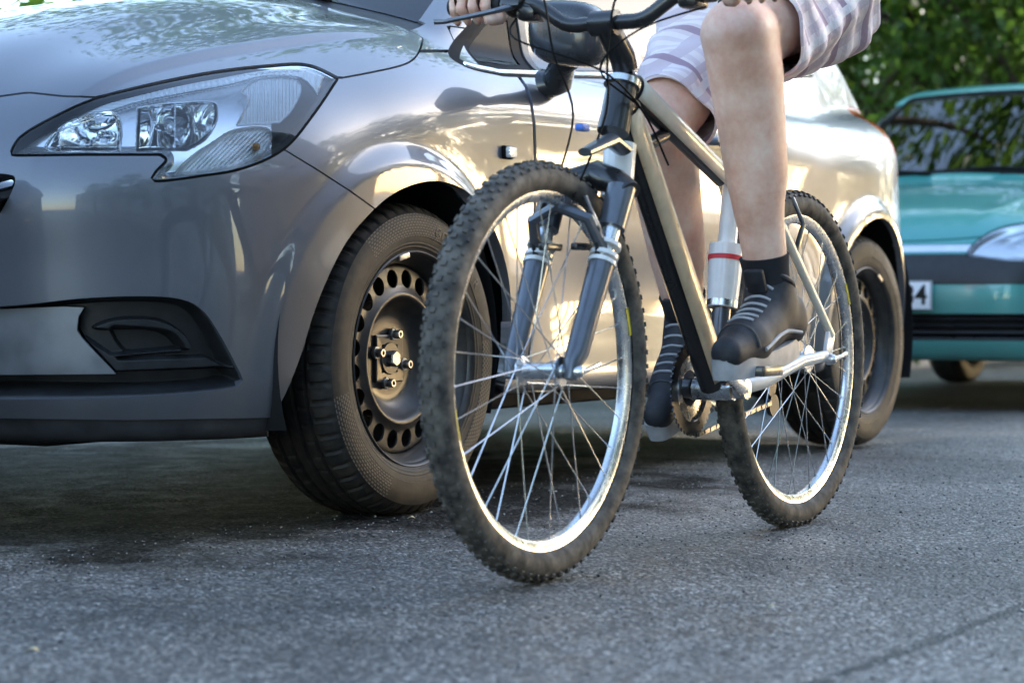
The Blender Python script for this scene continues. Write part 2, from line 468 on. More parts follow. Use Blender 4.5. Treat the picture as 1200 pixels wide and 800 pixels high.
LAMP = smooth_poly([(10, 181), (22, 160), (58, 138), (112, 114), (187, 96), (250, 84), (310, 77), (360, 75.5), (398, 92), (369, 135), (334, 176), (285, 199), (235, 208), (187, 214), (176, 210), (183, 198), (193, 188), (188, 183), (100, 183), (14, 184)], 5, sharp=(0, 8, 17, 18, 19))
HOODP = [(-900, 190), (-200, 126), (0, 113), (33, 108.5), (75, 113), (112, 114)] + [tuple(p) for p in smooth_poly([(112, 114), (187, 96), (250, 84), (310, 77), (360, 75.5), (398, 92)], 5, closed=False, sharp=(5,))][1:] + [tuple(p) for p in smooth_poly([(398, 92), (440, 84), (470, 77), (484, 70), (492, 59), (496, 42), (495, 24), (490, 10), (484, -4), (476, -22), (470, -100)], 4, closed=False)][1:] + [(470, -300), (-900, -300)]
SEAM = [(334, 176), (375, 201), (412, 225), (441, 246)]
BUMP = [(-900, 190), (-200, 126), (0, 113), (33, 108.5), (75, 113), (112, 114), (220, 150)] + SEAM + [(470, 300), (470, 900), (-900, 900)]
ARCH_F = smooth_poly([(300, 700), (310, 540), (313, 522), (319, 492), (336, 458), (353, 415), (366, 372), (383, 328), (405, 285), (428, 256), (455, 231), (482, 217), (512, 212), (542, 221), (567, 246), (585, 283), (596, 325), (599, 370), (597, 420), (588, 480), (570, 700)], 4, sharp=(0, 20))
INTAKE = smooth_poly([(-500, 385), (-200, 368), (0, 359), (90, 350), (160, 347), (210, 350), (238, 364), (260, 396), (279, 432), (285, 445), (276, 454), (210, 462), (100, 467), (0, 468), (-200, 470), (-500, 470)], 5, sharp=(0, 15))
GRILLE = smooth_poly([(-700, 215), (-300, 203), (-40, 203), (8, 204), (18, 209), (17, 217), (8, 236), (-10, 262), (-60, 300), (-200, 325), (-700, 340)], 5, sharp=(0, 10))
DOORL = [(-900, 60), (560, 60), (600, 82), (608, 90), (616, 101), (622, 118), (626, 145), (627, 180), (627, 230), (625, 320), (620, 420), (612, 500), (600, 900), (-900, 900)]
GLASSP = smooth_poly([(.318, .955), (.326, .935), (.365, .925), (.45, .922), (.56, .927), (1.3, .99), (2.1, 1.063), (2.40, 1.095), (2.44, 1.12), (2.36, 1.21), (2.2, 1.30), (1.9, 1.365), (1.4, 1.385), (1.05, 1.35), (.75, 1.20), (.50, 1.055), (.40, 1.00)], 5)

def vis(V): return np.minimum(V[:, 1] - .45, 1.4 - V[:, 0])          # points the photo-traced outlines are valid for
both = lambda p, ymin=.004: p
def add_part(p, name, mt, parent=None, flange=.012, sides=(1, -1), joined=False, label=None, grp=None):
    if len(p.F) == 0: print('EMPTY', name); return None
    if flange: p = p.flange(flange)
    out = []
    if joined:
        A = car_xyz(p.V, 1); B = car_xyz(p.V, -1); NA = p.N * [1, -1, 1]; NB = p.N; k = len(A)
        V = np.concatenate([A, B]); N = np.concatenate([NA, NB]); F = [f[::-1] for f in p.F] + [[i + k for i in f] for f in p.F]
        return link(name, mesh_np(name, V, F, N), mt, parent or GREY, label)
    for sd in sides:
        V = car_xyz(p.V, sd); N = p.N * [1, -sd, 1]; F = [f[::-1] for f in p.F] if sd == 1 else p.F
        out.append(link(name, mesh_np(name, V, F, N), mt, parent or GREY, label))
    return out[0]

# inner dark shell closes the gaps
arch_r = lambda V: np.minimum(np.hypot(V[:, 0] - 2.51, V[:, 2] - .31) - .368, 9)
def f_archf(V): return -np.minimum(fld_photo(V, ARCH_F), np.minimum(V[:, 1] - .3, .6 - V[:, 0]))
def f_archr(V): return -np.minimum(.368 - np.hypot(V[:, 0] - 2.51, V[:, 2] - .31), V[:, 1] - .3)
def f_glass(V): return np.minimum(sdpoly(V[:, [0, 2]], GLASSP), V[:, 1] - .35)
def f_lamp(V): return np.minimum(fld_photo(V, LAMP), np.minimum(V[:, 1] - .1, .3 - V[:, 0]))
def f_intake(V): return np.minimum(fld_photo(V, INTAKE), np.minimum(-.1 - V[:, 0], .9 - V[:, 2]))
def f_grille(V): return np.minimum(fld_photo(V, GRILLE), np.minimum(-.3 - V[:, 0], .9 - V[:, 2]))
def f_ws(V):
    x, y, z = V.T
    return np.minimum(np.minimum(np.minimum(.655 - .42 * (z - 1.03) - y, (x - (.335 + .05 * y * y)) * .9), np.minimum(1.435 - .05 * y * y - z, 1.3 - x)), z - .98)
def f_rw(V):
    x, y, z = V.T
    return np.minimum(np.minimum(.60 - .35 * (z - 1.1) - y, z - 1.10), np.minimum(1.38 - z, x - 2.45))
b0 = body.clip(f_archf(body.V)); b0 = b0.clip(f_archr(b0.V))
sh_ = b0.clip(-f_glass(b0.V) - .02); sh_ = sh_.clip(-f_ws(sh_.V) - .02); sh_ = sh_.clip(-f_rw(sh_.V) - .02)
sh_ = sh_.clip(-f_lamp(sh_.V)); sh_ = sh_.clip(-f_intake(sh_.V)); sh_ = sh_.clip(-f_grille(sh_.V))
add_part(sh_.offset(.011), 'inner_shell', M['gap'], flange=0, joined=True)
# windscreen, rear window, side glass
ws, b1 = b0.split(f_ws(b0.V), 0); add_part(ws.offset(.004), 'windscreen', M['glass'], flange=0, joined=True)
rw, b1 = b1.split(f_rw(b1.V), 0); add_part(rw.offset(.004), 'rear_window', M['glass'], flange=0, joined=True)
sg, b1 = b1.split(f_glass(b1.V), 0)
# front lamps
lamp, b1 = b1.split(f_lamp(b1.V), 0)
def lampf(V): return fld_photo(V, LAMP)
# bonnet
def f_hood(V): return np.minimum(np.minimum(fld_photo(V, HOODP), .285 + .02 * V[:, 1] ** 2 - V[:, 0]), V[:, 2] - .55)
hood = b1.clip(f_hood(b1.V) - GAP); b1 = b1.clip(-f_hood(b1.V) - GAP)
hood = hood.refine(1); add_part(hood, 'bonnet', M['paint'], joined=True)
# cowl panel between bonnet and windscreen
def f_cowl(V): return np.minimum(np.minimum(V[:, 0] - .2, .337 + .05 * V[:, 1] ** 2 - V[:, 0]), np.minimum(V[:, 2] - 1.0, .668 - V[:, 1]))
cowl, b1 = b1.split(f_cowl(b1.V), 0); add_part(cowl.offset(.006), 'cowl_panel', M['plastic'], joined=True)
# bumper
def f_bump(V): return np.minimum(fld_photo(V, BUMP), np.minimum(-.02 - V[:, 0], 9))
bum = b1.clip(f_bump(b1.V) - GAP * .8); b1 = b1.clip(-f_bump(b1.V) - GAP * .8)
intk, bum = bum.split(f_intake(bum.V), 0)
gri, bum = bum.split(f_grille(bum.V), 0)
LIPP = [(-900, 486), (0, 490), (150, 492), (330, 489), (330, 900), (-900, 900)]
lip = bum.clip(fld_photo(bum.V, LIPP)); bum = bum.clip(-fld_photo(bum.V, LIPP))
bum = bum.refine(1); add_part(bum, 'front_bumper', M['paint'], joined=True, flange=.02)
add_part(lip.offset(.006), 'lip_spoiler', M['lip'], joined=True, flange=.02)
# wing, door, remaining shell
f_wing = lambda V: np.minimum(fld_photo(V, DOORL), np.minimum(V[:, 1] - .3, .8 - V[:, 0]))
wing = b1.clip(f_wing(b1.V) - GAP * 1.5); b1 = b1.clip(-f_wing(b1.V) - GAP * 1.5)
wing = wing.refine(1); add_part(wing, 'front_wing', M['paint'], flange=.022)
DOORP = smooth_poly([(.40, 1.03), (.38, .90), (.40, .70), (.42, .30), (.46, .235), (1.50, .235), (1.64, .36), (1.66, .62), (1.62, .90), (1.60, 1.03)], 4, sharp=(0, 9))
f_door = lambda V: np.minimum(sdpoly(V[:, [0, 2]], DOORP), V[:, 1] - .5)
door = b1.clip(f_door(b1.V) - GAP); b1 = b1.clip(-f_door(b1.V) - GAP)
seam2 = [(664, 240), (663, 262), (660, 300), (656, 350), (649, 388)]
add_part(door, 'door', M['paint'])
# tail lamp
def f_tail(V):
    x, y, z = V.T
    return np.minimum(np.minimum(z - (.83 - .5 * (x - 3.0)), 1.045 - z), np.minimum(x - (2.855 - .35 * (z - .83)), y - .5))
tl, b1 = b1.split(f_tail(b1.V), .001); add_part(tl, 'tail_lamp', M['red'])
rb = b1.clip(np.minimum(.62 - b1.V[:, 2], b1.V[:, 0] - 2.6 - .2) - GAP * .5); b1 = b1.clip(-np.minimum(.62 - b1.V[:, 2], b1.V[:, 0] - 2.8) - GAP * .5)
add_part(rb, 'rear_bumper', M['paint'], joined=True, flange=.02)
add_part(b1, 'body_shell', M['paint'], joined=True, flange=.02)
# side glass: pane, black rubber surround, bright strip along the sill
pane = sg.clip(f_glass(sg.V) - .022); rub = sg.clip(.022 - f_glass(sg.V))
qf = lambda V: np.minimum(.665 + .25 * (V[:, 2] - .93) - V[:, 0], 9)
quart, pane = pane.split(qf(pane.V))
quart = quart.refine(2, proj=False); def_q = lambda V: np.minimum(np.minimum(f_glass(V) - .034, .628 + .25 * (V[:, 2] - .93) - V[:, 0]), V[:, 0] - .432 - .25 * (V[:, 2] - .93))
frame_q = quart.clip(.408 + .30 * (quart.V[:, 2] - .93) - quart.V[:, 0]); quart = quart.clip(quart.V[:, 0] - .408 - .30 * (quart.V[:, 2] - .93))
add_part(frame_q.offset(.001), 'quarter_frame', M['paint'], flange=.01)
qp, qfr = quart.split(def_q(quart.V)); add_part(qfr.offset(.004), 'quarter_surround', M['frit'], flange=.01); add_part(qp.offset(.006), 'quarter_window', glassmat('quarter_glass', (.20, .32, .29), ior=1.10), flange=0)
add_part(pane.offset(.006), 'side_window', M['glass'], flange=0)
def f_strip(V):
    x, z = V[:, 0], V[:, 2]; d = f_glass(V)
    return np.minimum(np.minimum(.004 - np.abs(d - .012), (.97 - z) + .085 * (x - .5)), x - .350)
rub = rub.refine(2, proj=False); chs = rub.clip(f_strip(rub.V)); rub = rub.clip(-f_strip(rub.V))
add_part(rub.offset(.002), 'window_seal', M['rubber']); add_part(chs.offset(-.002), 'window_trim', M['chrome'])
# painted frame in front of the quarter light and pillar between the panes
for a, b_, mt, nm in ((.672, .70, M['plastic'], 'window_pillar'), (1.60, 1.68, M['plastic'], 'door_pillar')):
    q = sg.clip(np.minimum(sg.V[:, 0] - a - .25 * (sg.V[:, 2] - .93) * (a < 1), b_ + .25 * (sg.V[:, 2] - .93) * (b_ < 1) - sg.V[:, 0])); add_part(q.offset(.001), nm, mt, flange=.012)
q = pane.clip(.022 - np.abs(np.abs(f_glass(pane.V) - .022)) * 1.0); q = q.clip(.455 + .2 * (q.V[:, 2] - .93) - q.V[:, 0] + .04)
# wheel housings
def strip_between(c0, c1, name, mt, w_, parent=None):
    pass
for sd in (1, -1):
    for cx in (0., 2.51):
        mb = MB(); prof = [(.388, -.008), (.40, -.20), (.39, -.34), (.05, -.345)]
        mb.lathe([(r_, h) for r_, h in prof], (cx, YC - sd * .84, .335), axis=(0, sd * -1.0, 0), n=44, a0=-1.95, a1=1.95); o = mb.build('wheel_housing', M['gap'], GREY)
# intake: back wall, silver skid panel, black fog bezel with fins, lower strip
intk = intk.refine(2)
q = pixq(intk.V); px, py = q[:, 0], q[:, 1]
SILV = [(-500, 372), (0, 363), (70, 360), (97, 361), (90, 372), (88, 388), (94, 397), (136, 440), (60, 441), (-500, 446)]
fs = sdpoly(q, SILV) * MPP; edge = fld_photo(intk.V, INTAKE)
sil = intk.clip(fs); rest = intk.clip(-fs)
add_part(sil.offset(.016), 'skid_panel', M['satin2'] if 'satin2' in M else M['satin'], joined=True, flange=.01)
def bez_depth(V):
    q = pixq(V); px, py = q[:, 0], q[:, 1]; e = fld_photo(V, INTAKE)
    d = .010 + .040 * sstep(e, .0, .012)
    inner = smooth_poly([(128, 386), (160, 384), (200, 388), (216, 398), (222, 412), (190, 417), (150, 417)], 4)
    win = sdpoly(q, inner)
    d += .018 * sstep(win, -1, 4)
    fin1 = sdpoly(q, smooth_poly([(106, 386), (140, 375), (190, 376), (222, 392), (232, 410), (222, 410), (205, 395), (180, 388), (140, 388)], 4)); d -= .022 * sstep(fin1, -1.5, 1.5)
    fin2 = sdpoly(q, [(130, 418), (220, 410), (222, 414), (136, 421)]); d -= .020 * sstep(fin2, -1.5, 1.5)
    low = sdpoly(q, [(96, 398), (140, 424), (250, 420), (276, 432), (136, 439)]); d -= .022 * sstep(low, -2, 1.5)
    ledge = sdpoly(q, [(-500, 446), (60, 442), (140, 441), (280, 434), (284, 446), (230, 458), (0, 466), (-500, 469)]); d += .012 * sstep(ledge, -1, 2)
    return d
rest = rest.refine(1); rest = rest.offset(bez_depth(rest.V))
k = len(rest.F)
def renormal(p):
    V = p.V; N = np.zeros_like(V)
    for f in p.F:
        a, b_, c = V[f[0]], V[f[1]], V[f[2]]; n_ = np.cross(b_ - a, V[f[-1]] - a); 
        for i in f: N[i] += n_
    L = np.linalg.norm(N, axis=1, keepdims=True); N = N / np.where(L < 1e-12, 1, L)
    s_ = np.sign((N * p.N).sum(1)).mean(); return Patch(V, N * (1 if s_ >= 0 else -1), p.F)
add_part(renormal(rest), 'fog_lamp_bezel', M['plastic'], joined=True, flange=.0)
mesh_p = intk.clip(sdpoly(pixq(intk.V), [(134, 390), (200, 391), (214, 400), (219, 411), (150, 415)]) * MPP)
m = mat('mesh_plastic', (.012, .012, .013), .5); v_ = m.node_tree.nodes.new('ShaderNodeTexVoronoi'); v_.inputs['Scale'].default_value = 170; tc_ = m.node_tree.nodes.new('ShaderNodeTexCoord'); m.node_tree.links.new(tc_.outputs['Object'], v_.inputs[0]); bump(m, v_.outputs['Distance'], 1.0, .004); M['mesh'] = m

# upper grille
def gr_depth(V):
    e = fld_photo(V, GRILLE); q = pixq(V)
    return .004 + .05 * sstep(e, 0, .012) - .035 * np.exp(-((V[:, 2] - .60) / .010) ** 2)
gri = gri.refine(2); add_part(renormal(gri.offset(gr_depth(gri.V))), 'grille', M['plastic'], joined=True, flange=0)
gb = gri.clip(np.minimum(fld_photo(gri.V, GRILLE) - .008, .006 - np.abs(V2 := gri.V[:, 2] - .625 - .25 * (gri.V[:, 1] - .45))))
if len(gb.F): add_part(gb.offset(.008), 'grille_bar', M['chrome'], joined=True, flange=.02)

# ------------------------------------------------------------------ headlamp (housing, reflectors, ribbed indicator, lens)
lamp = lamp.refine(2)
ring, lampi = lamp.clip(.0052 - lampf(lamp.V)), lamp.clip(lampf(lamp.V) - .0052)
add_part(ring.offset(.003), 'lamp_seal', M['rubber'], flange=.02)
lens_o = add_part(lampi.offset(.0), 'headlamp_lens', M['lens'], flange=0)
lampi = lampi.refine(1, proj=False)
RAY = lambda V: (lambda w_: w_ / np.linalg.norm(w_, axis=1, keepdims=True))(car_xyz(V) - CAMP)
R1 = smooth_poly([(50, 177), (62, 158), (82, 143), (105, 134), (128, 131), (139, 138), (142, 155), (140, 177)], 4, sharp=(0, 7))
R2 = smooth_poly([(160, 177), (162, 127), (200, 122), (246, 120), (254, 127), (252, 145), (238, 165), (218, 176)], 4, sharp=(0, 1, 7))
TS = smooth_poly([(278, 147), (291, 118), (282, 108), (300, 94), (330, 90), (349, 94), (353, 108), (342, 130), (328, 144)], 4, sharp=(0, 2, 8))
LOW = smooth_poly([(203, 206), (222, 186), (248, 168), (276, 152), (312, 150), (318, 165), (300, 188), (250, 202)], 4, sharp=(0, 7))
DRL = smooth_poly([(60, 158), (120, 122), (180, 106), (240, 94), (300, 84), (350, 81), (380, 90), (372, 112), (352, 92), (310, 90), (270, 100), (200, 113), (150, 124), (90, 146)], 4, sharp=(0, 6, 7))
q = pixq(lampi.V); px, py = q[:, 0], q[:, 1]; e = lampf(lampi.V)
s1, s2, st, slw, sd_ = (sdpoly(q, a) for a in (R1, R2, TS, LOW, DRL))
dep = .004 + .022 * sstep(e, .004, .018)
dep += .012 * sstep(px, 330, 250)
r1 = np.hypot((px - 118) / 46, (py - 162) / 38)
dep = dep + .075 * sstep(s1, -1, 3) * np.clip(1 - r1 ** 2 * .75, .15, 1)
xx2 = np.minimum(np.abs((px - 182) / 24), np.abs((px - 230) / 26)); b2 = np.clip(1 - np.minimum(xx2, 1) ** 2, 0, 1)
dep = dep + sstep(s2, -1, 2.5) * (.018 + .055 * b2 * np.clip(1 - ((py - 150) / 36) ** 2, 0, 1))
dep = dep + .012 * sstep(st, -1, 2) * 1.0 + .0022 * sstep(st, 0, 3) * np.sin(px * 1.5)
dep = dep + .016 * sstep(slw, -1, 3) + .0018 * sstep(slw, 0, 3) * np.sin((px + py) * 1.1)
dep = dep - .010 * sstep(sd_, -1, 2) + .0012 * sstep(sd_, 0, 3) * np.sin(px * .9) * (px > 165)
D3 = RAY(lampi.V) * np.array([1, -1, 1])
li = Patch(lampi.V + D3 * dep[:, None], lampi.N, lampi.F)
F = li.F; cen = np.array([q[f].mean(0) for f in F])
reg = {}
c1, c2, ct, cl, cd = (sdpoly(cen, a) > 0 for a in (R1, R2, TS, LOW, DRL))
ridx = np.where(c1, 1, np.where(c2, 2, np.where(ct, 3, np.where(cl, 4, np.where(cd, 5, np.where((cen[:, 0] > 318) & (cen[:, 1] > 92), 6, 0))))))
names = {0: ('lamp_housing', 'satin'), 1: ('main_reflector', 'reflector'), 2: ('dipped_reflector', 'reflector'), 3: ('indicator_lens', 'ribbed'), 4: ('side_reflector', 'ribbed'), 5: ('light_guide', 'ribbed'), 6: ('lamp_trim', 'lampdark')}
for k_, (nm, mt) in names.items():
    sub = Patch(li.V, li.N, [F[i] for i in np.nonzero(ridx == k_)[0]]).compact()
    if len(sub.F): add_part(renormal(sub), nm, M[mt], flange=0)
# bulbs and the shield in the round reflector
for (bx, by, off, rr) in ((122, 158, .055, .008), (190, 150, .05, .007), (236, 150, .05, .007)):
    p = px_hit(bx, by, off); mb = MB(); a = Vector((-1, -.25, .02)).normalized()
    mb.lathe([(0, .022), (rr * .6, .020), (rr, .012), (rr, -.02), (rr * 1.3, -.022), (rr * 1.3, -.03)], p, axis=a, n=20); mb.build('bulb', M['bulb'] if bx > 130 else M['chrome'], GREY)
p = px_hit(300, 172, .03); mb = MB(); mb.lathe([(0, .010), (.006, .008), (.008, 0), (.006, -.012)], p, axis=(-1, -.6, 0), n=16); mb.build('indicator_bulb', M['amber'], GREY)
# ------------------------------------------------------------------ car wheels
def polar_nodes(m, ax=('X', 'Z')):
    n, l, b = nodes(m); tc = n.new('ShaderNodeTexCoord'); sp = n.new('ShaderNodeSeparateXYZ'); l.new(tc.outputs['Object'], sp.inputs[0])
    a = n.new('ShaderNodeMath'); a.operation = 'ARCTAN2'; l.new(sp.outputs[ax[1]], a.inputs[0]); l.new(sp.outputs[ax[0]], a.inputs[1])
    def mth(op, x, y=None):
        q = n.new('ShaderNodeMath'); q.operation = op
        for i, s in enumerate((x, y)):
            if s is None: continue
            if isinstance(s, (int, float)): q.inputs[i].default_value = s
            else: l.new(s, q.inputs[i])
        return q.outputs[0]
    rr = mth('SQRT', mth('ADD', mth('POWER', sp.outputs[ax[0]], 2), mth('POWER', sp.outputs[ax[1]], 2)))
    return a.outputs[0], rr, mth
m = mat('tyre_rubber', (.020, .019, .018), .62, spec=.4); M['tyre'] = m
n, l, b = nodes(m); an, rr, mth = polar_nodes(m)
cb = n.new('ShaderNodeCombineXYZ'); l.new(mth('MULTIPLY', an, 8.0), cb.inputs[0]); l.new(mth('MULTIPLY', rr, 40.0), cb.inputs[1])
bk = n.new('ShaderNodeTexBrick'); bk.inputs['Scale'].default_value = 1.6; bk.inputs['Mortar Size'].default_value = .10; bk.inputs['Mortar Smooth'].default_value = .2
bk.inputs['Brick Width'].default_value = .5; bk.inputs['Row Height'].default_value = .35
l.new(cb.outputs[0], bk.inputs['Vector'])
band = mth('MULTIPLY', mth('GREATER_THAN', rr, .243), mth('LESS_THAN', rr, .288))
arc = mth('GREATER_THAN', mth('SINE', mth('ADD', mth('MULTIPLY', an, 3.0), 2.6)), .15)
hgt = mth('MULTIPLY', mth('MULTIPLY', bk.outputs['Fac'], band), arc)
rg = mth('MULTIPLY', mth('SINE', mth('MULTIPLY', rr, 900.0)), mth('LESS_THAN', rr, .232))
nb = bump(m, mth('ADD', hgt, mth('MULTIPLY', rg, .25)), .9, -.0016)
t1 = noise(m, 26, 6, .65); t2 = noise(m, 420, 2); 
dust = ramp(m, t1.outputs[0], [(.36, (0, 0, 0)), (.72, (.55, .55, .55))])
base = mix(m, dust.outputs[0], (.020, .0195, .019), (.085, .066, .048))
side = mth('MULTIPLY', mth('MULTIPLY', band, arc), mth('SUBTRACT', 1.0, bk.outputs['Fac']))
l.new(mix(m, mth('MULTIPLY', side, .75), base, (.16, .145, .125)), b.inputs['Base Color'])
nb = bump(m, t2.outputs[0], .15, .0006, prev=nb)
m = mat('black_steel', (.030, .029, .028), .36, .35, .25, .2); M['steel'] = m
n, l, b = nodes(m); an, rr, mth = polar_nodes(m); t1 = noise(m, 30, 6, .62); t2 = noise(m, 300, 3)
dd = ramp(m, t1.outputs[0], [(.4, (.10, .10, .10)), (.75, (.75, .75, .75))])
l.new(mix(m, dd.outputs[0], (.030, .030, .031), (.085, .068, .052)), b.inputs['Base Color'])
mr = n.new('ShaderNodeMapRange'); mr.inputs['To Min'].default_value = .28; mr.inputs['To Max'].default_value = .62; l.new(t1.outputs[0], mr.inputs[0]); l.new(mr.outputs[0], b.inputs['Roughness'])
bump(m, t2.outputs[0], .12, .0005)
M['rust'] = mat('rusty_brake', (.20, .12, .07), .7, .3); noisy(M['rust'], 40, .5)
M['bright'] = mat('worn_steel', (.34, .33, .32), .38, 1.0); noisy(M['bright'], 60, .2, rlo=(.2, .5))
def ring_grid(prof, na):
    """rotates (r, o) about Y; o counts outward (-Y)"""
    a = np.linspace(0, 2 * np.pi, na, endpoint=False); pr = np.array(prof)
    return a, pr
def tyre_mesh():
    prof = []
    # inner bead -> over the tread -> outer bead, o = outward
    half = [(.211, .080), (.214, .086), (.222, .090), (.236, .0935), (.243, .0945), (.2435, .0957), (.262, .0965), (.278, .0945), (.288, .0905), (.2885, .0893), (.296, .0840), (.3015, .0770), (.3048, .0700), (.3068, .0620)]
    tread = []
    for o in np.linspace(.056, -.056, 57): tread.append((.3100 - .25 * (o * o), o))
    prof = half + tread + [(r_, -o) for r_, o in half[::-1]]
    pr = np.array(prof); na = 440; V = []
    for j in range(na):
        th = 2 * math.pi * j / na; ph = (j % 8) / 8
        r_ = pr[:, 0].copy(); o = pr[:, 1].copy()
        for g, wg in ((-.045, .0042), (-.016, .0046), (.014, .0046), (.043, .0042)):
            r_ -= .0072 * (np.abs(o - g) < wg) * (r_ > .300)
        sh = (np.abs(o) > .050) & (r_ > .2955)
        if ph < .24: r_[sh] -= .0045
        mid = (np.abs(o) < .050) & (r_ > .305)
        if ((j * 1.0 + 6 * np.sign(1)) % 8) == 4: r_[mid & (np.abs(np.abs(o) - .030) < .009)] -= .0030
        if j % 8 in (6,): r_[(np.abs(o) > .056) & (np.abs(o) < .074) & (r_ > .30)] -= .002
        # the tyre bulges and flattens where it carries the car
        c = math.cos(th - math.pi)
        V.append(np.stack([r_ * math.sin(th), -o * (1 + .05 * max(0, c) ** 12), r_ * math.cos(th)], 1))
    V = np.concatenate(V); k = len(pr)
    V[:, 2] = np.maximum(V[:, 2], -.3085)
    F = [(j * k + i, j * k + i + 1, ((j + 1) % na) * k + i + 1, ((j + 1) % na) * k + i) for j in range(na) for i in range(k - 1)]
    me = mesh_np('tyre', V, F); bm = bmesh.new(); bm.from_mesh(me); bmesh.ops.recalc_face_normals(bm, faces=bm.faces[:]); bm.to_mesh(me); bm.free()
    sharp_by_angle(me, 38); return me
def annulus_patch(prof, na):
    a = np.linspace(0, 2 * np.pi, na, endpoint=False); pr = np.array(prof); k = len(pr)
    V = np.concatenate([np.stack([pr[:, 0] * math.sin(t), -pr[:, 1], pr[:, 0] * math.cos(t)], 1) for t in a])
    F = [[j * k + i, j * k + i + 1, ((j + 1) % na) * k + i + 1, ((j + 1) % na) * k + i] for j in range(na) for i in range(k - 1)]
    N = np.zeros_like(V)
    for f in F:
        n_ = np.cross(V[f[1]] - V[f[0]], V[f[3]] - V[f[0]]); 
        for i in f: N[i] += n_
    N /= np.linalg.norm(N, axis=1, keepdims=True)
    if N[:, 1].mean() > 0: N = -N; F = [f[::-1] for f in F]
    return Patch(V, N, F)
def curve_r(ctrl, n=60):
    ctrl = np.array(ctrl); s = smooth_poly(ctrl, max(2, n // len(ctrl)), closed=False); return [tuple(p) for p in s]
def wheel(loc, side, proto=None, nhole=20):
    if proto:
        r_ = proto.copy(); COL.objects.link(r_); r_.parent = proto.parent; cp = {}
        for ch in proto.children:
            c = ch.copy(); COL.objects.link(c); c.parent = r_; c.matrix_parent_inverse = ch.matrix_parent_inverse
        r_.matrix_parent_inverse = proto.matrix_parent_inverse.copy(); r_.scale = proto.scale; r_.location = loc; r_.rotation_euler = (0, .7 if side > 0 else .3, 0 if side > 0 else math.pi); return r_
    root = empty('wheel', (0, 0, 0)); root.parent = GREY
    root.matrix_parent_inverse = GREY.matrix_basis.inverted()
    link('tyre', tyre_mesh(), M['tyre'], root)
    # rim barrel and flange
    mb = MB(); mb.lathe([(.2075, -.078), (.213, -.083), (.2065, -.076), (.196, -.070), (.193, -.03), (.186, .0), (.190, .055), (.1965, .064), (.2010, .072), (.2065, .0795), (.2128, .0838), (.2145, .0885), (.2120, .0905), (.2080, .0875), (.2055, .0805)], (0, 0, 0), axis=(0, -1, 0), n=120)
    mb.build('rim', M['steel'], root, angle=50)
    # pressed disc with a ring of round holes
    pr = curve_r([(.193, .030), (.1885, .040), (.184, .0465), (.176, .0485), (.160, .0500), (.146, .0515), (.136, .0560), (.129, .0600), (.122, .0575), (.112, .044), (.100, .031), (.088, .023), (.078, .0205), (.060, .020), (.035, .020)], 90)
    p = annulus_patch(pr, 360)
    cen = [(.1605 * math.sin(2 * math.pi * (i + .5) / nhole), .1605 * math.cos(2 * math.pi * (i + .5) / nhole)) for i in range(nhole)]
    f_ = np.full(len(p.V), 9.)
    for cx, cz in cen: f_ = np.minimum(f_, np.hypot(p.V[:, 0] - cx, p.V[:, 2] - cz) - .0185)
    d = p.clip(f_); d = d.flange(.004, ymin=-9)
    link('wheel_disc', mesh_np('wheel_disc', d.V, d.F, d.N), M['steel'], root)
    # hub: dark square recess plate, hub flange, nut and four bolts
    mb = MB(); k = []
    mb.lathe([(.0, .022), (.030, .022), (.033, .026), (.031, .030), (.0, .030)], (0, 0, 0), axis=(0, -1, 0), n=36)
    mb.lathe([(.066, .0212), (.067, .026), (.063, .0275), (.040, .0265), (.036, .0215)], (0, 0, 0), axis=(0, -1, 0), n=4, a0=math.pi / 4, a1=math.pi / 4 + 2 * math.pi)
    mb.build('hub', M['steel'], root, angle=30)
    mb = MB(); mb.lathe([(.016, .028), (.0165, .041), (.0145, .044), (0, .044)], (0, 0, 0), axis=(0, -1, 0), n=6); mb.build('hub_nut', M['bright'], root, angle=20)
    for i in range(4):
        an = math.pi / 2 * i + .25; c = (.050 * math.sin(an), 0, .050 * math.cos(an)); mb = MB()
        mb.lathe([(.0125, .024), (.0125, .030), (.0085, .031), (.0088, .043), (.0075, .045), (.0045, .045), (.0045, .040), (0, .040)], c, axis=(0, -1, 0), n=14); mb.build('wheel_bolt', M['bright'], root)
    mb = MB(); mb.lathe([(.06, -.005), (.118, -.005), (.118, .010), (.06, .010)], (0, 0, 0), axis=(0, -1, 0), n=48, closed=True); mb.build('brake_disc', M['rust'], root, angle=30)
    mb = MB(); mb.box((.165, .0, .05), (.025, .03, .05), bev=.006); mb.build('brake_caliper', M['rust'], root)
    mb = MB(); mb.lathe([(.192, -.03), (.03, -.03)], (0, 0, 0), axis=(0, -1, 0), n=40); mb.build('drum_shield', M['gap'], root)
    mb = MB(); an = -.22; c = Vector((.2065 * math.sin(an), -.090, .2065 * math.cos(an)))
    R = Matrix.Rotation(an, 3, 'Y'); mb.box(c, (.019, .0035, .0055), R, bev=.002); mb.build('balance_weight', M['bright'], root)
    mb = MB(); an = 2.75; c = Vector((.192 * math.sin(an), -.068, .192 * math.cos(an))); mb.tube([c, c + Vector((-.004, -.028, -.004))], [.004, .003], 8); mb.build('valve', M['rubber'], root)
    # raised lettering on the sidewall
    cu = bpy.data.curves.new('lettering', 'FONT'); 
    word = 'GOODYEAR'; mbv, mbf = [], []
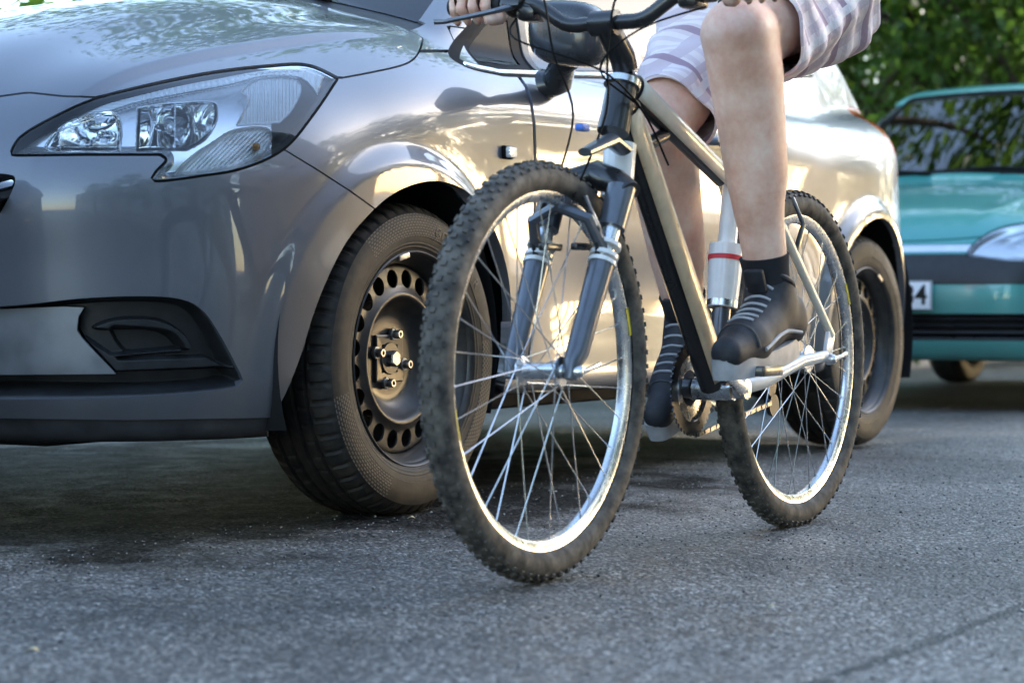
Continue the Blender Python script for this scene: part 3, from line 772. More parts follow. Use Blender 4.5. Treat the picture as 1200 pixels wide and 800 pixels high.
    for i, ch in enumerate(word):
        cu.body = ch; cu.size = .030; cu.extrude = .0006; cu.align_x = 'CENTER'; cu.resolution_u = 2; cu.offset = -.0004
        to = bpy.data.objects.new('t', cu); dg = bpy.context.evaluated_depsgraph_get(); tm = bpy.data.meshes.new_from_object(to.evaluated_get(dg) if False else to)
        th = .27 + i * .098; b0_ = len(mbv)
        for v in tm.vertices:
            rr_ = .2495 + v.co.y; a_ = th + v.co.x / .262
            mbv.append((-rr_ * math.sin(-a_), -(.0972 + v.co.z - .22 * abs(rr_ - .262) ** 1.35 * 1.6), rr_ * math.cos(a_)))
        mbf += [[b0_ + j for j in pl.vertices] for pl in tm.polygons]
        bpy.data.objects.remove(to); bpy.data.meshes.remove(tm)
    lm = mat('tyre_lettering', (.10, .09, .08), .5)
    link('lettering', mesh_np('lettering', mbv, mbf, smooth=False), lm, root)
    root.scale = (1.018,) * 3; root.location = loc; return root
W1 = wheel((.068, .0965, .314), 1)
wheel((2.51, .0965, .314), 1, W1)
wheel((.068, 2 * YC - .0965, .314), -1, W1); wheel((2.51, 2 * YC - .0965, .314), -1, W1)

# ------------------------------------------------------------------ door mirror, side repeater, plates of the grey car
def superell(c, h, n1=24, n2=14, e=.75, fn=None):
    V, F = [], []
    for i in range(n2 + 1):
        ph = -math.pi / 2 + math.pi * i / n2
        for j in range(n1):
            th = 2 * math.pi * j / n1; sg = lambda v: math.copysign(abs(v) ** e, v)
            p = Vector((h[0] * sg(math.cos(ph)) * sg(math.cos(th)), h[1] * sg(math.cos(ph)) * sg(math.sin(th)), h[2] * sg(math.sin(ph))))
            if fn: p = fn(p)
            V.append(Vector(c) + p)
    for i in range(n2):
        for j in range(n1):
            F.append((i * n1 + j, i * n1 + (j + 1) % n1, (i + 1) * n1 + (j + 1) % n1, (i + 1) * n1 + j))
    return V, F
m = mat('mirror_plastic', (.035, .038, .043), .22, 0, .6, .1); M['mirrorp'] = m; noisy(m, 25, .15, rlo=(.2, .32))
def mirror(sd):
    mir = empty('door_mirror', (0, 0, 0)); mir.parent = GREY; mir.matrix_parent_inverse = GREY.matrix_basis.inverted()
    Y = lambda y: YC - sd * (YC - y)
    mb = MB()
    def fn(p):
        # blunt, rounded front (towards -X), flat glass side (+X)
        return Vector((p.x * (1.0 if p.x < 0 else .55), p.y, p.z + .012 * (p.y / .1)))
    hc = P(669, 40, Y=-.115); fb = P(650, 97, Y=.004); ft = P(676, 66, Y=-.085)
    V, F = superell((hc.x, Y(-.115), hc.z), (.066, .090, .071), e=.66, n1=36, n2=20, fn=fn); mb.add(V, F)
    mb.build('mirror_shell', M['mirrorp'], mir, angle=60)
    mb = MB(); V, F = superell((hc.x + .040, Y(-.115), hc.z), (.004, .074, .056), e=.55, n1=30, n2=12); mb.add(V, F); mb.build('mirror_glass', M['chrome'], mir)
    mb = MB(); mb.tube([(fb.x, Y(.03), fb.z - .004), (fb.x, Y(-.004), fb.z + .004), (ft.x + .004, Y(-.05), ft.z - .012), (ft.x, Y(-.095), ft.z + .008)], [.040, .037, .030, .030], 24, flat=(Vector((0, 0, 1)), .85))
    mb.build('mirror_foot', M['mirrorp'], mir)
mirror(1); mirror(-1)
for sd in (1, -1):
    Yr = YC - sd * (YC + .017); mb = MB(); mb.box((.393, Yr - sd * .004, .748), (.0165, .009, .0115), bev=.004); mb.build('side_repeater', M['ribbed'], GREY)
    mb = MB(); mb.box((.393, Yr + sd * .003, .748), (.019, .007, .014), bev=.004); mb.build('repeater_seal', M['rubber'], GREY)
    mb = MB(); yh = YC - sd * (YC - .010); mb.tube([(1.40, yh, .835), (1.42, yh - sd * .028, .838), (1.50, yh - sd * .034, .842), (1.58, yh - sd * .028, .845), (1.60, yh, .846)], .011, 12, flat=(Vector((0, 1, 0)), .7)); mb.build('door_handle', M['paint'], GREY)
# cabin inside
M['fabric'] = mat('dark_seat_fabric', (.03, .03, .032), .9); noisy(M['fabric'], 60, .3)
for yy in (.46, 1.22):
    mb = MB(); mb.box((1.35, yy, .62), (.26, .25, .09), bev=.06); mb.box((1.66, yy, .95), (.09, .24, .32), Matrix.Rotation(.3, 3, 'Y'), bev=.07); mb.box((1.76, yy, 1.32), (.05, .13, .08), bev=.04); mb.build('front_seat', M['fabric'], GREY)
mb = MB(); mb.box((2.35, YC, .66), (.25, .6, .1), bev=.06); mb.box((2.62, YC, .95), (.08, .58, .28), Matrix.Rotation(.3, 3, 'Y'), bev=.06); mb.build('rear_seat', M['fabric'], GREY)
mb = MB(); mb.box((.72, YC, .88), (.24, .64, .11), bev=.08); mb.build('dashboard', M['plastic'], GREY)
mb = MB(); mb.tube([(1.02 + .05 * math.cos(t), .46 + .18 * math.cos(t + 1.57), 1.0 + .17 * math.sin(t + 1.57)) for t in np.linspace(0, 6.283, 24, endpoint=False)], .014, 8, closed=True); mb.build('steering_wheel', M['plastic'], GREY)
# underside: floor pan, axle, subframe
mb = MB(); mb.box((1.25, YC, .235), (.80, .70, .05), bev=.02); mb.box((-.08, YC, .215), (.56, .50, .05), bev=.02); mb.box((2.7, YC, .27), (.25, .62, .05), bev=.02); mb.build('floor_pan', M['gap'], GREY)
mb = MB(); mb.tube([(0, .2, .26), (0, 1.5, .26)], .03, 10); mb.tube([(2.51, .2, .30), (2.51, 1.5, .30)], .035, 10); mb.build('axle', M['gap'], GREY)
# wipers lying in front of the windscreen
for y0, y1 in ((.42, .95), (.95, 1.45)):
    a = Vector((.345, y0, 1.105)); mb = MB(); mb.tube([a, (.40, (y0 + y1) / 2, 1.135), (.43, y1, 1.14)], [.010, .008, .005], 8); mb.build('wiper', M['rubber'], GREY)
# ------------------------------------------------------------------ the bicycle
YB = -.715
m = mat('bike_frame_black', (.014, .014, .015), .30, 0, .5, .08); M['bblack'] = m; noisy(m, 40, .2, rlo=(.24, .42))
m = mat('bike_frame_gold', (.78, .58, .37), .34, .10, .4, .08); M['bgold'] = m; noisy(m, 35, .12, rlo=(.26, .42))
m = mat('bike_frame_cream', (.82, .74, .60), .32, .0, .5, .08); M['bcream'] = m; noisy(m, 35, .08)
m = mat('bike_frame_white', (.78, .78, .76), .28, 0, .5, .06); M['bwhite'] = m; noisy(m, 35, .06)
m = mat('fork_grey', (.105, .115, .135), .28, .4, .4, .1); M['bfork'] = m; noisy(m, 35, .12)
m = mat('brushed_aluminium', (.66, .67, .68), .26, 1.0); M['alu'] = m; noisy(m, 50, .08, rlo=(.18, .34))
m = mat('spoke_steel', (.72, .72, .72), .22, 1.0); M['spoke'] = m
m = mat('bike_tyre_rubber', (.028, .027, .026), .7, spec=.35); M['btyre'] = m; t = noise(m, 40, 5); n, l, b = nodes(m)
l.new(ramp(m, t.outputs[0], [(.35, (.036, .034, .032)), (.68, (.15, .132, .110))]).outputs[0], b.inputs['Base Color']); bump(m, noise(m, 300, 2).outputs[0], .2, .0006)
M['yellow'] = mat('yellow_sticker', (.75, .62, .05), .4)
M['redp'] = mat('red_print', (.60, .03, .04), .4)
M['blue'] = mat('blue_cable_stop', (.05, .16, .55), .35)
BIKE = empty('bicycle', (-.18, YB, 0), 'black and gold mountain bike with white seat tube, ridden past the grey hatchback', 'bicycle')
def bp(x, z, y=0.0): return Vector((x, YB - y, z))      # y > 0 is towards the camera
def bike_wheel(c, R, front):
    root = empty('bicycle_wheel', (0, 0, 0)); root.parent = BIKE; root.matrix_parent_inverse = BIKE.matrix_basis.inverted()
    # tyre
    mb = MB(); rt = .0245; rc = R - rt - .002
    prof = [(rc + rt * math.cos(a), rt * 1.0 * math.sin(a)) for a in np.linspace(-2.55, 2.55, 22)]
    mb.lathe(prof, (0, 0, 0), axis=(0, -1, 0), n=120); mb.build('bicycle_tyre', M['btyre'], root, angle=60)
    # knobs
    mb = MB(); nk = 84
    for i in range(nk):
        th = 2 * math.pi * i / nk
        for ph, sz, dth in ((0, (.0040, .0060), 0), (.52, (.0036, .0044), .5), (-.52, (.0036, .0044), .5), (.90, (.0040, .0034), .0), (-.90, (.0040, .0034), .0)):
            t2 = th + dth * 2 * math.pi / nk; rr = rc + (rt + .0016) * math.cos(ph); o = (rt + .0016) * math.sin(ph)
            Rm = Matrix.Rotation(t2, 3, 'Y') @ Matrix.Rotation(ph, 3, 'X')
            mb.box(Vector((rr * math.sin(t2), -o, rr * math.cos(t2))), (sz[0] * .95, sz[1] * .8, .0017), Rm)
    o = mb.build('tread_knobs', M['btyre'], root, smooth=False); o['kind'] = 'stuff'
    # rim: box section with bright brake tracks
    mb = MB(); ri = R - .0455
    mb.lathe([(ri + .010, .0125), (ri, .0125), (ri - .008, .0120), (ri - .017, .007), (ri - .019, 0), (ri - .017, -.007), (ri - .008, -.0120), (ri, -.0125), (ri + .010, -.0125), (ri + .004, 0)], (0, 0, 0), axis=(0, -1, 0), n=120, closed=True)
    mb.build('bicycle_rim', M['alu'], root, angle=40)
    for a0 in (2.05, 5.2):
        mb = MB(); mb.lathe([(ri - .0085, .0126), (ri + .0005, .0131)], (0, 0, 0), axis=(0, -1, 0), n=8, a0=a0, a1=a0 + .17); mb.build('rim_sticker', M['yellow'], root)
    # hub
    w_ = .050 if front else .0675; fl = .034 if front else .030; rf = .019 if front else .022
    mb = MB(); mb.lathe([(0, w_ + .004), (.007, w_ + .004), (.007, fl + .012), (.012, fl + .008), (.012, fl + .004), (rf + .004, fl + .002), (rf + .004, fl - .001), (.014, fl - .006), (.013, 0), (.014, -fl + .006), (rf + .004, -fl + .001), (rf + .004, -fl - .002), (.012, -fl - .004), (.007, -w_), (0, -w_)], (0, 0, 0), axis=(0, -1, 0), n=28)
    mb.build('wheel_hub', M['alu'], root, angle=40)
    # spokes, each an object sharing two meshes
    ns = 32; base = {}
    for i in range(ns):
        side = 1 if i % 2 == 0 else -1; lean = 1 if (i // 2) % 2 == 0 else -1
        key = (side, lean)
        if key not in base:
            h = Vector((rf * math.sin(-lean * 1.25), -side * fl, rf * math.cos(-lean * 1.25))); e = Vector((0, -side * .003, ri - .010))
            mb = MB(); mb.tube([h, e], .0011, 6); mb.tube([e - (e - h).normalized() * .012, e + Vector((0, 0, .004))], .0022, 6); o = mb.build('spoke', M['spoke'], root); base[key] = o.data
        else:
            o = bpy.data.objects.new('spoke', base[key]); COL.objects.link(o); o.parent = root
        o.rotation_euler = (0, 2 * math.pi * (i + (.35 if lean > 0 else -.35) * 0) / ns + .03, 0)
    root.location = c; return root
RF = .326
FW = bike_wheel(bp(-.668, RF - .004), RF, True)
RW = bike_wheel(bp(.305, RF - .007), RF, False)
FW.rotation_euler = (0, .3, 0); RW.rotation_euler = (0, .1, 0)
HF, HR = bp(-.668, RF - .004), bp(.305, RF - .007); BB = bp(-.047, .273)
# fork: two legs (dark blue-grey lowers, bright stanchions), crown, steerer
for s in (1, -1):
    a = HF + Vector((0, -s * .054, 0)); t = bp(-.525, .598, s * .062)
    k = a + (t - a) * .10; mid = a + (t - a) * .60
    mb = MB(); mb.tube([a + Vector((-.006, 0, -.012)), a + Vector((.002, 0, .014)), k, a + (t - a) * .3, mid], [.010, .015, .018, .0185, .021], 18); mb.build('fork_leg', M['bfork'], BIKE)
    mb = MB(); mb.tube([mid - (t - a) * .01, t], .0155, 18); mb.build('fork_stanchion', M['alu'], BIKE)
    mb = MB()
    for q in (.60, .64, .70): mb.tube([a + (t - a) * q, a + (t - a) * (q + .022)], .0235, 18)
    mb.build('fork_seal', M['bwhite'], BIKE)
    mb = MB(); mb.tube([mid + (t - a) * .21, t + Vector((.004, 0, .012))], [.022, .024], 18); mb.build('fork_boot', M['bfork'], BIKE)
mb = MB(); mb.tube([bp(-.525, .604, .080), bp(-.512, .622, .045), bp(-.485, .634, 0), bp(-.512, .622, -.045), bp(-.525, .604, -.080)], [.020, .026, .032, .026, .020], 16, flat=(Vector((0, 0, 1)), .8)); mb.build('fork_crown', M['bblack'], BIKE)
mb = MB(); m1 = HF + (bp(-.525, .598) - HF) * .66; mb.tube([m1 + Vector((-.004, -.062, 0)), m1 + Vector((-.035, -.05, .055)), m1 + Vector((-.045, 0, .075)), m1 + Vector((-.035, .05, .055)), m1 + Vector((-.004, .062, 0))], .010, 10); mb.build('fork_brace', M['bfork'], BIKE)
# head tube
hb, ht = bp(-.462, .640), bp(-.402, .790)
mb = MB(); mb.tube([hb + (ht - hb) * .45, ht], [.027, .025], 20); mb.build('head_tube', M['bblack'], BIKE)
mb = MB(); mb.tube([bp(-.435, .600, .006), bp(-.420, .690, .006)], [.027, .027], 24); mb.build('head_tube', M['bwhite'], BIKE, label='white lower head tube')
mb = MB(); mb.lathe([(.0, -.005), (.031, -.005), (.031, .006), (.0, .006)], ht, axis=(ht - hb), n=24); mb.build('headset', M['alu'], BIKE)
# frame tubes: black core with a gold side panel
def panel_tube(a, b_, r0, r1, name, black, gold, flat=.72, off=.4):
    a, b_ = Vector(a), Vector(b_); mb = MB(); mb.tube([a, a.lerp(b_, .5), b_], [r0, (r0 + r1) / 2, r1], 20, flat=(Vector((0, 1, 0)), flat)); mb.build(name, black, BIKE)
dn_a, dn_b = bp(-.405, .755), bp(-.052, .285)
panel_tube(dn_a, dn_b, .032, .034, 'down_tube', M['bblack'], M['bgold'])
tt_a, tt_b = bp(-.400, .800), bp(-.022, .655)
panel_tube(tt_a, tt_b, .024, .019, 'top_tube', M['bblack'], M['bgold'])
def side_panel(a, b_, w0, w1, up, yoff, mt, parent_name='frame_panel', th=.004):
    """thin raised panel along the tube's camera side and its upper edge"""
    a, b_ = Vector(a), Vector(b_); t = (b_ - a).normalized(); nrm = Vector((t.z, 0, -t.x)); nrm = nrm if nrm.z > 0 else -nrm
    V = []; n_ = 8; k = 12
    for i in range(k + 1):
        c = a.lerp(b_, i / k); w_ = w0 + (w1 - w0) * i / k
        for j in range(n_ + 1):
            u = j / n_; an = math.pi * (-.08 + .86 * u)
            V.append(c + Vector((0, -1, 0)) * (yoff * math.sin(an)) + nrm * (w_ * math.cos(an)) + nrm * up)
    F = [(i * (n_ + 1) + j, i * (n_ + 1) + j + 1, (i + 1) * (n_ + 1) + j + 1, (i + 1) * (n_ + 1) + j) for i in range(k) for j in range(n_)]
    mb = MB(); mb.add(V, F); o = mb.build(parent_name, mt, BIKE)
    md = o.modifiers.new('thick', 'SOLIDIFY'); md.thickness = .0016; md.offset = 1
    return o
side_panel(dn_a.lerp(dn_b, .02), dn_a.lerp(dn_b, .97), .0335, .0356, .0, .0265, M['bgold'], 'frame_panel')
side_panel(tt_a.lerp(tt_b, .10), tt_a.lerp(tt_b, 1.0), .0252, .0205, .0, .0196, M['bcream'], 'frame_panel')
mb = MB(); mb.tube([bp(-.395, .72), bp(-.33, .69), bp(-.25, .715)], [.020, .014, .012], 12); mb.build('gusset', M['bblack'], BIKE)
# seat tube: white upper, ring, dark lower
sc = bp(.030, .665); s1 = BB.lerp(sc, .38)
mb = MB(); mb.tube([s1, sc + (sc - BB) * .06], [.0175, .0175], 20); mb.tube([s1 - (sc - BB) * .01, s1 + (sc - BB) * .28], [.028, .0325], 20); mb.build('seat_tube', M['bwhite'], BIKE)
mb = MB(); mb.tube([BB, s1], .0175, 18); mb.build('seat_tube', M['bfork'], BIKE, label='dark lower seat tube')
mb = MB(); mb.tube([s1 - (sc - BB) * .006, s1 + (sc - BB) * .025], .0285, 20); mb.build('derailleur_clamp', M['alu'], BIKE)
mb = MB(); q = BB.lerp(sc, .585); mb.tube([q, q + (sc - BB) * .022], .0332, 20); mb.build('seat_tube_band', M['redp'], BIKE)
for s in (1, -1):
    mb = MB(); mb.tube([sc + Vector((0, -s * .015, -.01)), sc + Vector((.03, -s * .035, -.02)), bp(.150, .560, s * .048), HR + Vector((.030, -s * .066, .045))], [.010, .011, .0115, .0095], 14, flat=(Vector((0, 1, 0)), .75)); mb.build('seat_stay', M['bcream'], BIKE)
    mb = MB(); mb.tube([BB + Vector((.02, -s * .025, .0)), BB + Vector((.10, -s * .048, .010)), BB.lerp(HR, .7) + Vector((0, -s * .060, .012)), HR + Vector((-.004, -s * .066, .006))], [.016, .0135, .012, .0105], 14); mb.build('chain_stay', M['bwhite'], BIKE)
    mb = MB(); mb.box(HR + Vector((.016, -s * .0655, .022)), (.017, .004, .030), Matrix.Rotation(.35, 3, 'Y'), bev=.003); mb.build('dropout', M['bwhite'], BIKE)
# wheel quick releases / axle nuts
for H, w_ in ((HF, .062), (HR, .076)):
    mb = MB(); mb.lathe([(0, w_ + .014), (.006, w_ + .013), (.009, w_ + .008), (.011, w_), (.011, w_ - .006), (0, w_ - .006)], H, axis=(0, -1, 0), n=18)
    mb.tube([H + Vector((0, -w_ - .010, 0)), H + Vector((.022, -w_ - .016, .006)), H + Vector((.050, -w_ - .012, .010))], [.005, .004, .0045], 8); mb.build('quick_release', M['alu'], BIKE)
# cables, bottom bracket, cranks, pedals, chainring, chain, cassette
mb = MB(); mb.lathe([(0, .040), (.021, .038), (.021, -.038), (0, -.040)], BB, axis=(0, -1, 0), n=24); mb.build('bottom_bracket', M['alu'], BIKE)
PL, PR = bp(-.194, .312, .125), bp(.112, .232, -.125)
for pd, s in ((PL, 1), (PR, -1)):
    a = BB + Vector((0, -s * .055, 0)); e = Vector((pd.x, YB - s * .085, pd.z))
    mb = MB(); mb.tube([a, a.lerp(e, .5), e], [.016, .0115, .0125], 14, flat=(Vector((0, 1, 0)), .65)); mb.lathe([(0, .010), (.018, .009), (.018, -.012), (0, -.012)], a, axis=(0, -s, 0), n=18); mb.build('crank', M['alu'] if s > 0 else M['bblack'], BIKE)
    mb = MB(); c = pd + Vector((0, -s * .012, 0)); mb.box(c, (.045, .008, .011), bev=.004); mb.box(c + Vector((-.038, 0, 0)), (.005, .042, .009), bev=.003); mb.box(c + Vector((.038, 0, 0)), (.005, .042, .009), bev=.003); mb.box(c + Vector((0, -.040, 0)), (.040, .004, .009), bev=.003); mb.box(c + Vector((0, .040, 0)), (.040, .004, .009), bev=.003); mb.tube([c + Vector((0, s * .04, 0)), c + Vector((0, -s * .036, 0))], .007, 10); mb.build('pedal', M['bblack'], BIKE)
def cog(c, r, nt, name, mt, th=.0015, ho=.35):
    mb = MB(); V = []; k = nt * 4
    for i in range(k):
        rr = r + (.0022 if i % 4 in (1, 2) else -.0022); an = 2 * math.pi * i / k
        for rad in (rr, r * ho):
            for o in (-th, th): V.append(Vector(c) + Vector((rad * math.sin(an), o, rad * math.cos(an))))
    F = []
    for i in range(k):
        a = i * 4; b_ = ((i + 1) % k) * 4
        F += [(a, b_, b_ + 1, a + 1), (a + 2, a + 3, b_ + 3, b_ + 2), (a, a + 2, b_ + 2, b_), (a + 1, b_ + 1, b_ + 3, a + 3)]
    mb.add(V, F); return mb.build(name, mt, BIKE, smooth=False)
cog(BB + Vector((0, .046, 0)), .085, 42, 'chainring', M['bblack'], ho=.72); cog(BB + Vector((0, .052, 0)), .066, 32, 'chainring', M['alu'], ho=.5)
for i in range(5): cog(HR + Vector((0, .036 + i * .004, 0)), .044 - i * .006, 28 - 3 * i, 'cassette_cog', M['bright'])
mb = MB(); ty = .046
for (p0, p1) in ((BB + Vector((.01, ty, .087)), HR + Vector((-.004, ty, .036))), (BB + Vector((.01, ty, -.087)), HR + Vector((.01, ty, -.085)))):
    L = (p1 - p0).length; d_ = (p1 - p0).normalized(); ang = -math.atan2(d_.z, d_.x); nn = int(L / .0127)
    for i in range(nn): mb.box(p0 + d_ * (i + .5) * .0127, (.0052, .0028 if i % 2 else .0016, .0040), Matrix.Rotation(ang, 3, 'Y'))
mb.build('chain', M['bright'], BIKE, smooth=False)['kind'] = 'stuff'
mb = MB(); mb.tube([HR + Vector((.01, .055, -.02)), HR + Vector((.0, .06, -.06)), HR + Vector((.012, .055, -.095))], [.012, .010, .009], 10); mb.lathe([(0, .004), (.022, .004), (.022, -.004), (0, -.004)], HR + Vector((0, .05, -.052)), axis=(0, -1, 0), n=20); mb.lathe([(0, .004), (.022, .004), (.022, -.004), (0, -.004)], HR + Vector((.012, .05, -.092)), axis=(0, -1, 0), n=20); mb.build('rear_derailleur', M['bblack'], BIKE)
# brakes: V-brake arms on fork and seat stays
for H, s0, par in ((m1, 1, 0), (bp(.175, .535), 1, 1)):
    for s in (1, -1):
        mb = MB(); b0_ = H + Vector((-.012 if not par else .015, -s * .055, -.01)); mb.tube([b0_, b0_ + Vector((-.01 if not par else .02, -s * .006, .05)), b0_ + Vector((-.005 if not par else .03, s * .02, .10))], [.009, .007, .006], 10, flat=(Vector((0, 1, 0)), .6))
        mb.box(b0_ + Vector((-.004 if not par else .006, s * .026, .022)), (.030, .006, .006), bev=.003); mb.build('brake_arm', M['bblack'], BIKE)
# stem, bar, grips, levers, shifters, cables
st = bp(-.392, .815); cl = bp(-.462, .884)
mb = MB(); mb.tube([st, st + Vector((-.01, 0, .020)), cl], [.021, .022, .021], 16); mb.lathe([(0, .024), (.021, .023), (.021, -.023), (0, -.024)], cl, axis=(0, 1, 0), n=20); mb.build('stem', M['bblack'], BIKE)
barp = []
for s in (-1, 1):
    q = [cl + Vector((0, -s * .03, 0)), cl + Vector((0, -s * .075, .004)), cl + Vector((.006, -s * .135, .040)), cl + Vector((.018, -s * .20, .048)), cl + Vector((.036, -s * .315, .052))]
    barp = (q[::-1] if s == -1 else barp + q)
mb = MB(); mb.tube(smooth_poly([tuple(p) for p in barp], 4, closed=False), .0125, 14); mb.build('handlebar', M['bblack'], BIKE)
M['grip'] = mat('rubber_grip', (.02, .02, .022), .7)
for s in (1, -1):
    a, b_ = cl + Vector((.020, -s * .205, .048)), cl + Vector((.036, -s * .318, .052)); mb = MB()
    pts = [a.lerp(b_, i / 16) for i in range(17)]; mb.tube(pts, [.0165 + .0012 * (i % 2) for i in range(17)], 16); mb.build('grip', M['grip'], BIKE)
    g = a + Vector((-.012, s * .030, -.006))
    mb = MB(); mb.box(g, (.022, .020, .013), Matrix.Rotation(.4, 3, 'Y'), bev=.006); mb.box(a + Vector((.0, s * .055, -.018)), (.026, .018, .015), bev=.008); mb.build('shifter', M['bblack'], BIKE)
    mb = MB(); mb.tube([g + Vector((-.015, 0, -.004)), g + Vector((-.050, -s * .010, -.014)), g + Vector((-.062, -s * .055, -.022)), g + Vector((-.056, -s * .105, -.026)), g + Vector((-.062, -s * .122, -.026))], [.008, .0065, .006, .006, .007], 12, flat=(Vector((0, 0, 1)), .7)); mb.build('brake_lever', M['bfork'], BIKE)
    mb = MB(); mb.tube(smooth_poly([tuple(g + Vector((-.02, s * .02, 0))), tuple(g + Vector((-.085, s * .10, .002))), tuple(bp(-.545, .83, s * .05)), tuple(bp(-.515, .73, s * .03)), tuple(m1 + Vector((-.03, -s * .02, .09)))], 6, closed=False), .0019, 6); mb.build('brake_cable', M['rubber'], BIKE)
for k_, (y0, zz) in enumerate(((-.16, .90), (.16, .905))):
    mb = MB(); mb.tube(smooth_poly([tuple(bp(-.45, zz, -y0 * 1.1)), tuple(bp(-.56, .855, -y0 * .7)), tuple(bp(-.53, .80, .028)), tuple(bp(-.40, .745, .036)), tuple(bp(-.30, .66, .034))], 6, closed=False), .0018, 6); mb.build('gear_cable', M['rubber'], BIKE)
mb = MB(); mb.box(bp(-.575, .705, .02), (.013, .008, .006), bev=.004); mb.build('cable_stop', M['blue'], BIKE)
mb = MB(); mb.tube([bp(-.585, .665, .03), bp(-.50, .690, .03), bp(-.46, .675, .034)], [.012, .018, .016], 12, flat=(Vector((0, 0, 1)), .6)); mb.build('brake_noodle', M['bfork'], BIKE)
# seat post and saddle
mb = MB(); e = sc + (sc - BB).normalized() * .26; mb.tube([sc, e], .0145, 16); mb.build('seat_post', M['alu'], BIKE)
mb = MB(); mb.lathe([(.017, -.01), (.023, -.01), (.023, .014), (.017, .014)], sc + (sc - BB) * .05, axis=(sc - BB), n=20, closed=True); mb.build('seat_clamp', M['alu'], BIKE)
V, F = superell((e.x + .03, YB, e.z + .035), (.135, .075, .028), e=.8, n1=32, n2=14, fn=lambda p: Vector((p.x, p.y * (.30 + .70 * float(sstep(np.array(p.x), -.09, .10))), p.z + .012 * abs(p.x / .135) ** 2)))
mb = MB(); mb.add(V, F); mb.build('saddle', M['grip'], BIKE)
# ------------------------------------------------------------------ the rider
m = mat('skin', (.56, .36, .27), .48, spec=.4); n, l, b = nodes(m); M['skin'] = m
b.inputs['Subsurface Weight'].default_value = .15; b.inputs['Subsurface Radius'].default_value = (.012, .004, .002); b.inputs['Subsurface Scale'].default_value = 1
t = noise(m, 14, 5); t2 = noise(m, 90, 3)
c1_ = ramp(m, t.outputs[0], [(.30, (.66, .36, .26)), (.5, (.78, .49, .37)), (.70, (.84, .60, .48))])
l.new(mix(m, .25, c1_.outputs[0], t2.outputs[0], 'OVERLAY'), b.inputs['Base Color'])
bump(m, noise(m, 500, 2).outputs[0], .12, .0006)
m = mat('plaid_cloth', (.6, .55, .6), .85); n, l, b = nodes(m); M['plaid'] = m; b.inputs['Sheen Weight'].default_value = .3
tc = n.new('ShaderNodeTexCoord'); mp = n.new('ShaderNodeMapping'); mp.inputs['Rotation'].default_value = (.3, .5, .2); l.new(tc.outputs['Object'], mp.inputs[0])
sp = n.new('ShaderNodeSeparateXYZ'); l.new(mp.outputs[0], sp.inputs[0])
def wv_(out, freq, ph, th):
    a = n.new('ShaderNodeMath'); a.operation = 'MULTIPLY_ADD'; l.new(out, a.inputs[0]); a.inputs[1].default_value = freq; a.inputs[2].default_value = ph
    s_ = n.new('ShaderNodeMath'); s_.operation = 'SINE'; l.new(a.outputs[0], s_.inputs[0])
    g = n.new('ShaderNodeMath'); g.operation = 'GREATER_THAN'; l.new(s_.outputs[0], g.inputs[0]); g.inputs[1].default_value = th; return g.outputs[0]
c = mix(m, wv_(sp.outputs[0], 330, 0, .1), (.90, .80, .82), (.78, .67, .71))
c = mix(m, wv_(sp.outputs[2], 105, .5, .15), c, (.40, .32, .40), 'MULTIPLY') if False else mix(m, wv_(sp.outputs[2], 150, .5, .35), c, (.70, .59, .65))
c = mix(m, wv_(sp.outputs[0], 75, 1, .88), c, (.42, .30, .38)); c = mix(m, wv_(sp.outputs[2], 47, 2, .93), c, (.85, .80, .83))
l.new(c, b.inputs['Base Color']); nb_ = bump(m, noise(m, 18, 4).outputs[0], .5, .012); bump(m, noise(m, 900, 1).outputs[0], .2, .0004, prev=nb_)
M['shirt'] = mat('tshirt_cloth', (.50, .52, .55), .9); noisy(M['shirt'], 20, .08)
M['hair'] = mat('brown_hair', (.06, .035, .02), .6); bump(M['hair'], noise(M['hair'], 120, 3).outputs[0], .8, .004)
M['sock'] = mat('black_sock', (.018, .018, .022), .95); bump(M['sock'], noise(M['sock'], 700, 1).outputs[0], .3, .0008)
M['shoe'] = mat('black_shoe', (.020, .021, .026), .6); noisy(M['shoe'], 60, .4); bump(M['shoe'], noise(M['shoe'], 800, 1).outputs[0], .3, .0008)
M['sole'] = mat('shoe_sole', (.36, .36, .37), .5); noisy(M['sole'], 40, .2)
M['soleb'] = mat('shoe_sole_beige', (.62, .50, .38), .55)
def cap_sdf(p, a, b_, ra, rb, sc=None):
    a, b_ = np.array(a), np.array(b_); d = b_ - a; t = np.clip(((p - a) @ d) / (d @ d), 0, 1)
    q = p - (a + t[..., None] * d)
    if sc is not None: q = q * np.array(sc)
    return (ra + (rb - ra) * t) - np.sqrt((q ** 2).sum(-1))
def smax(a, b_, k): return -smin(-a, -b_, k)
def Yr(y): return YB - y
J_ = dict(pel=(.215, Yr(0), 1.03), ch=(.02, Yr(0), 1.36), nk=(-.07, Yr(0), 1.47), hd=(-.135, Yr(0), 1.61))
LEG = {1: dict(hip=(.205, Yr(.095), 1.00), kn=(-.200, Yr(.115), .885), an=(-.095, Yr(.128), .435), he=(-.058, Yr(.128), .388), ba=(-.206, Yr(.130), .366)),
       -1: dict(hip=(.205, Yr(-.095), 1.00), kn=(-.085, Yr(-.105), .735), an=(.085, Yr(-.120), .385), he=(.118, Yr(-.120), .340), ba=(.02, Yr(-.122), .275))}
ARM = {s: dict(sh=(-.005, Yr(s * .185), 1.405), el=(-.175, Yr(s * .295), 1.175), wr=(-.385, Yr(s * .268), .985), pa=(-.420, Yr(s * .262), .950)) for s in (1, -1)}
def lerp3(a, b_, t): return tuple(np.array(a) * (1 - t) + np.array(b_) * t)
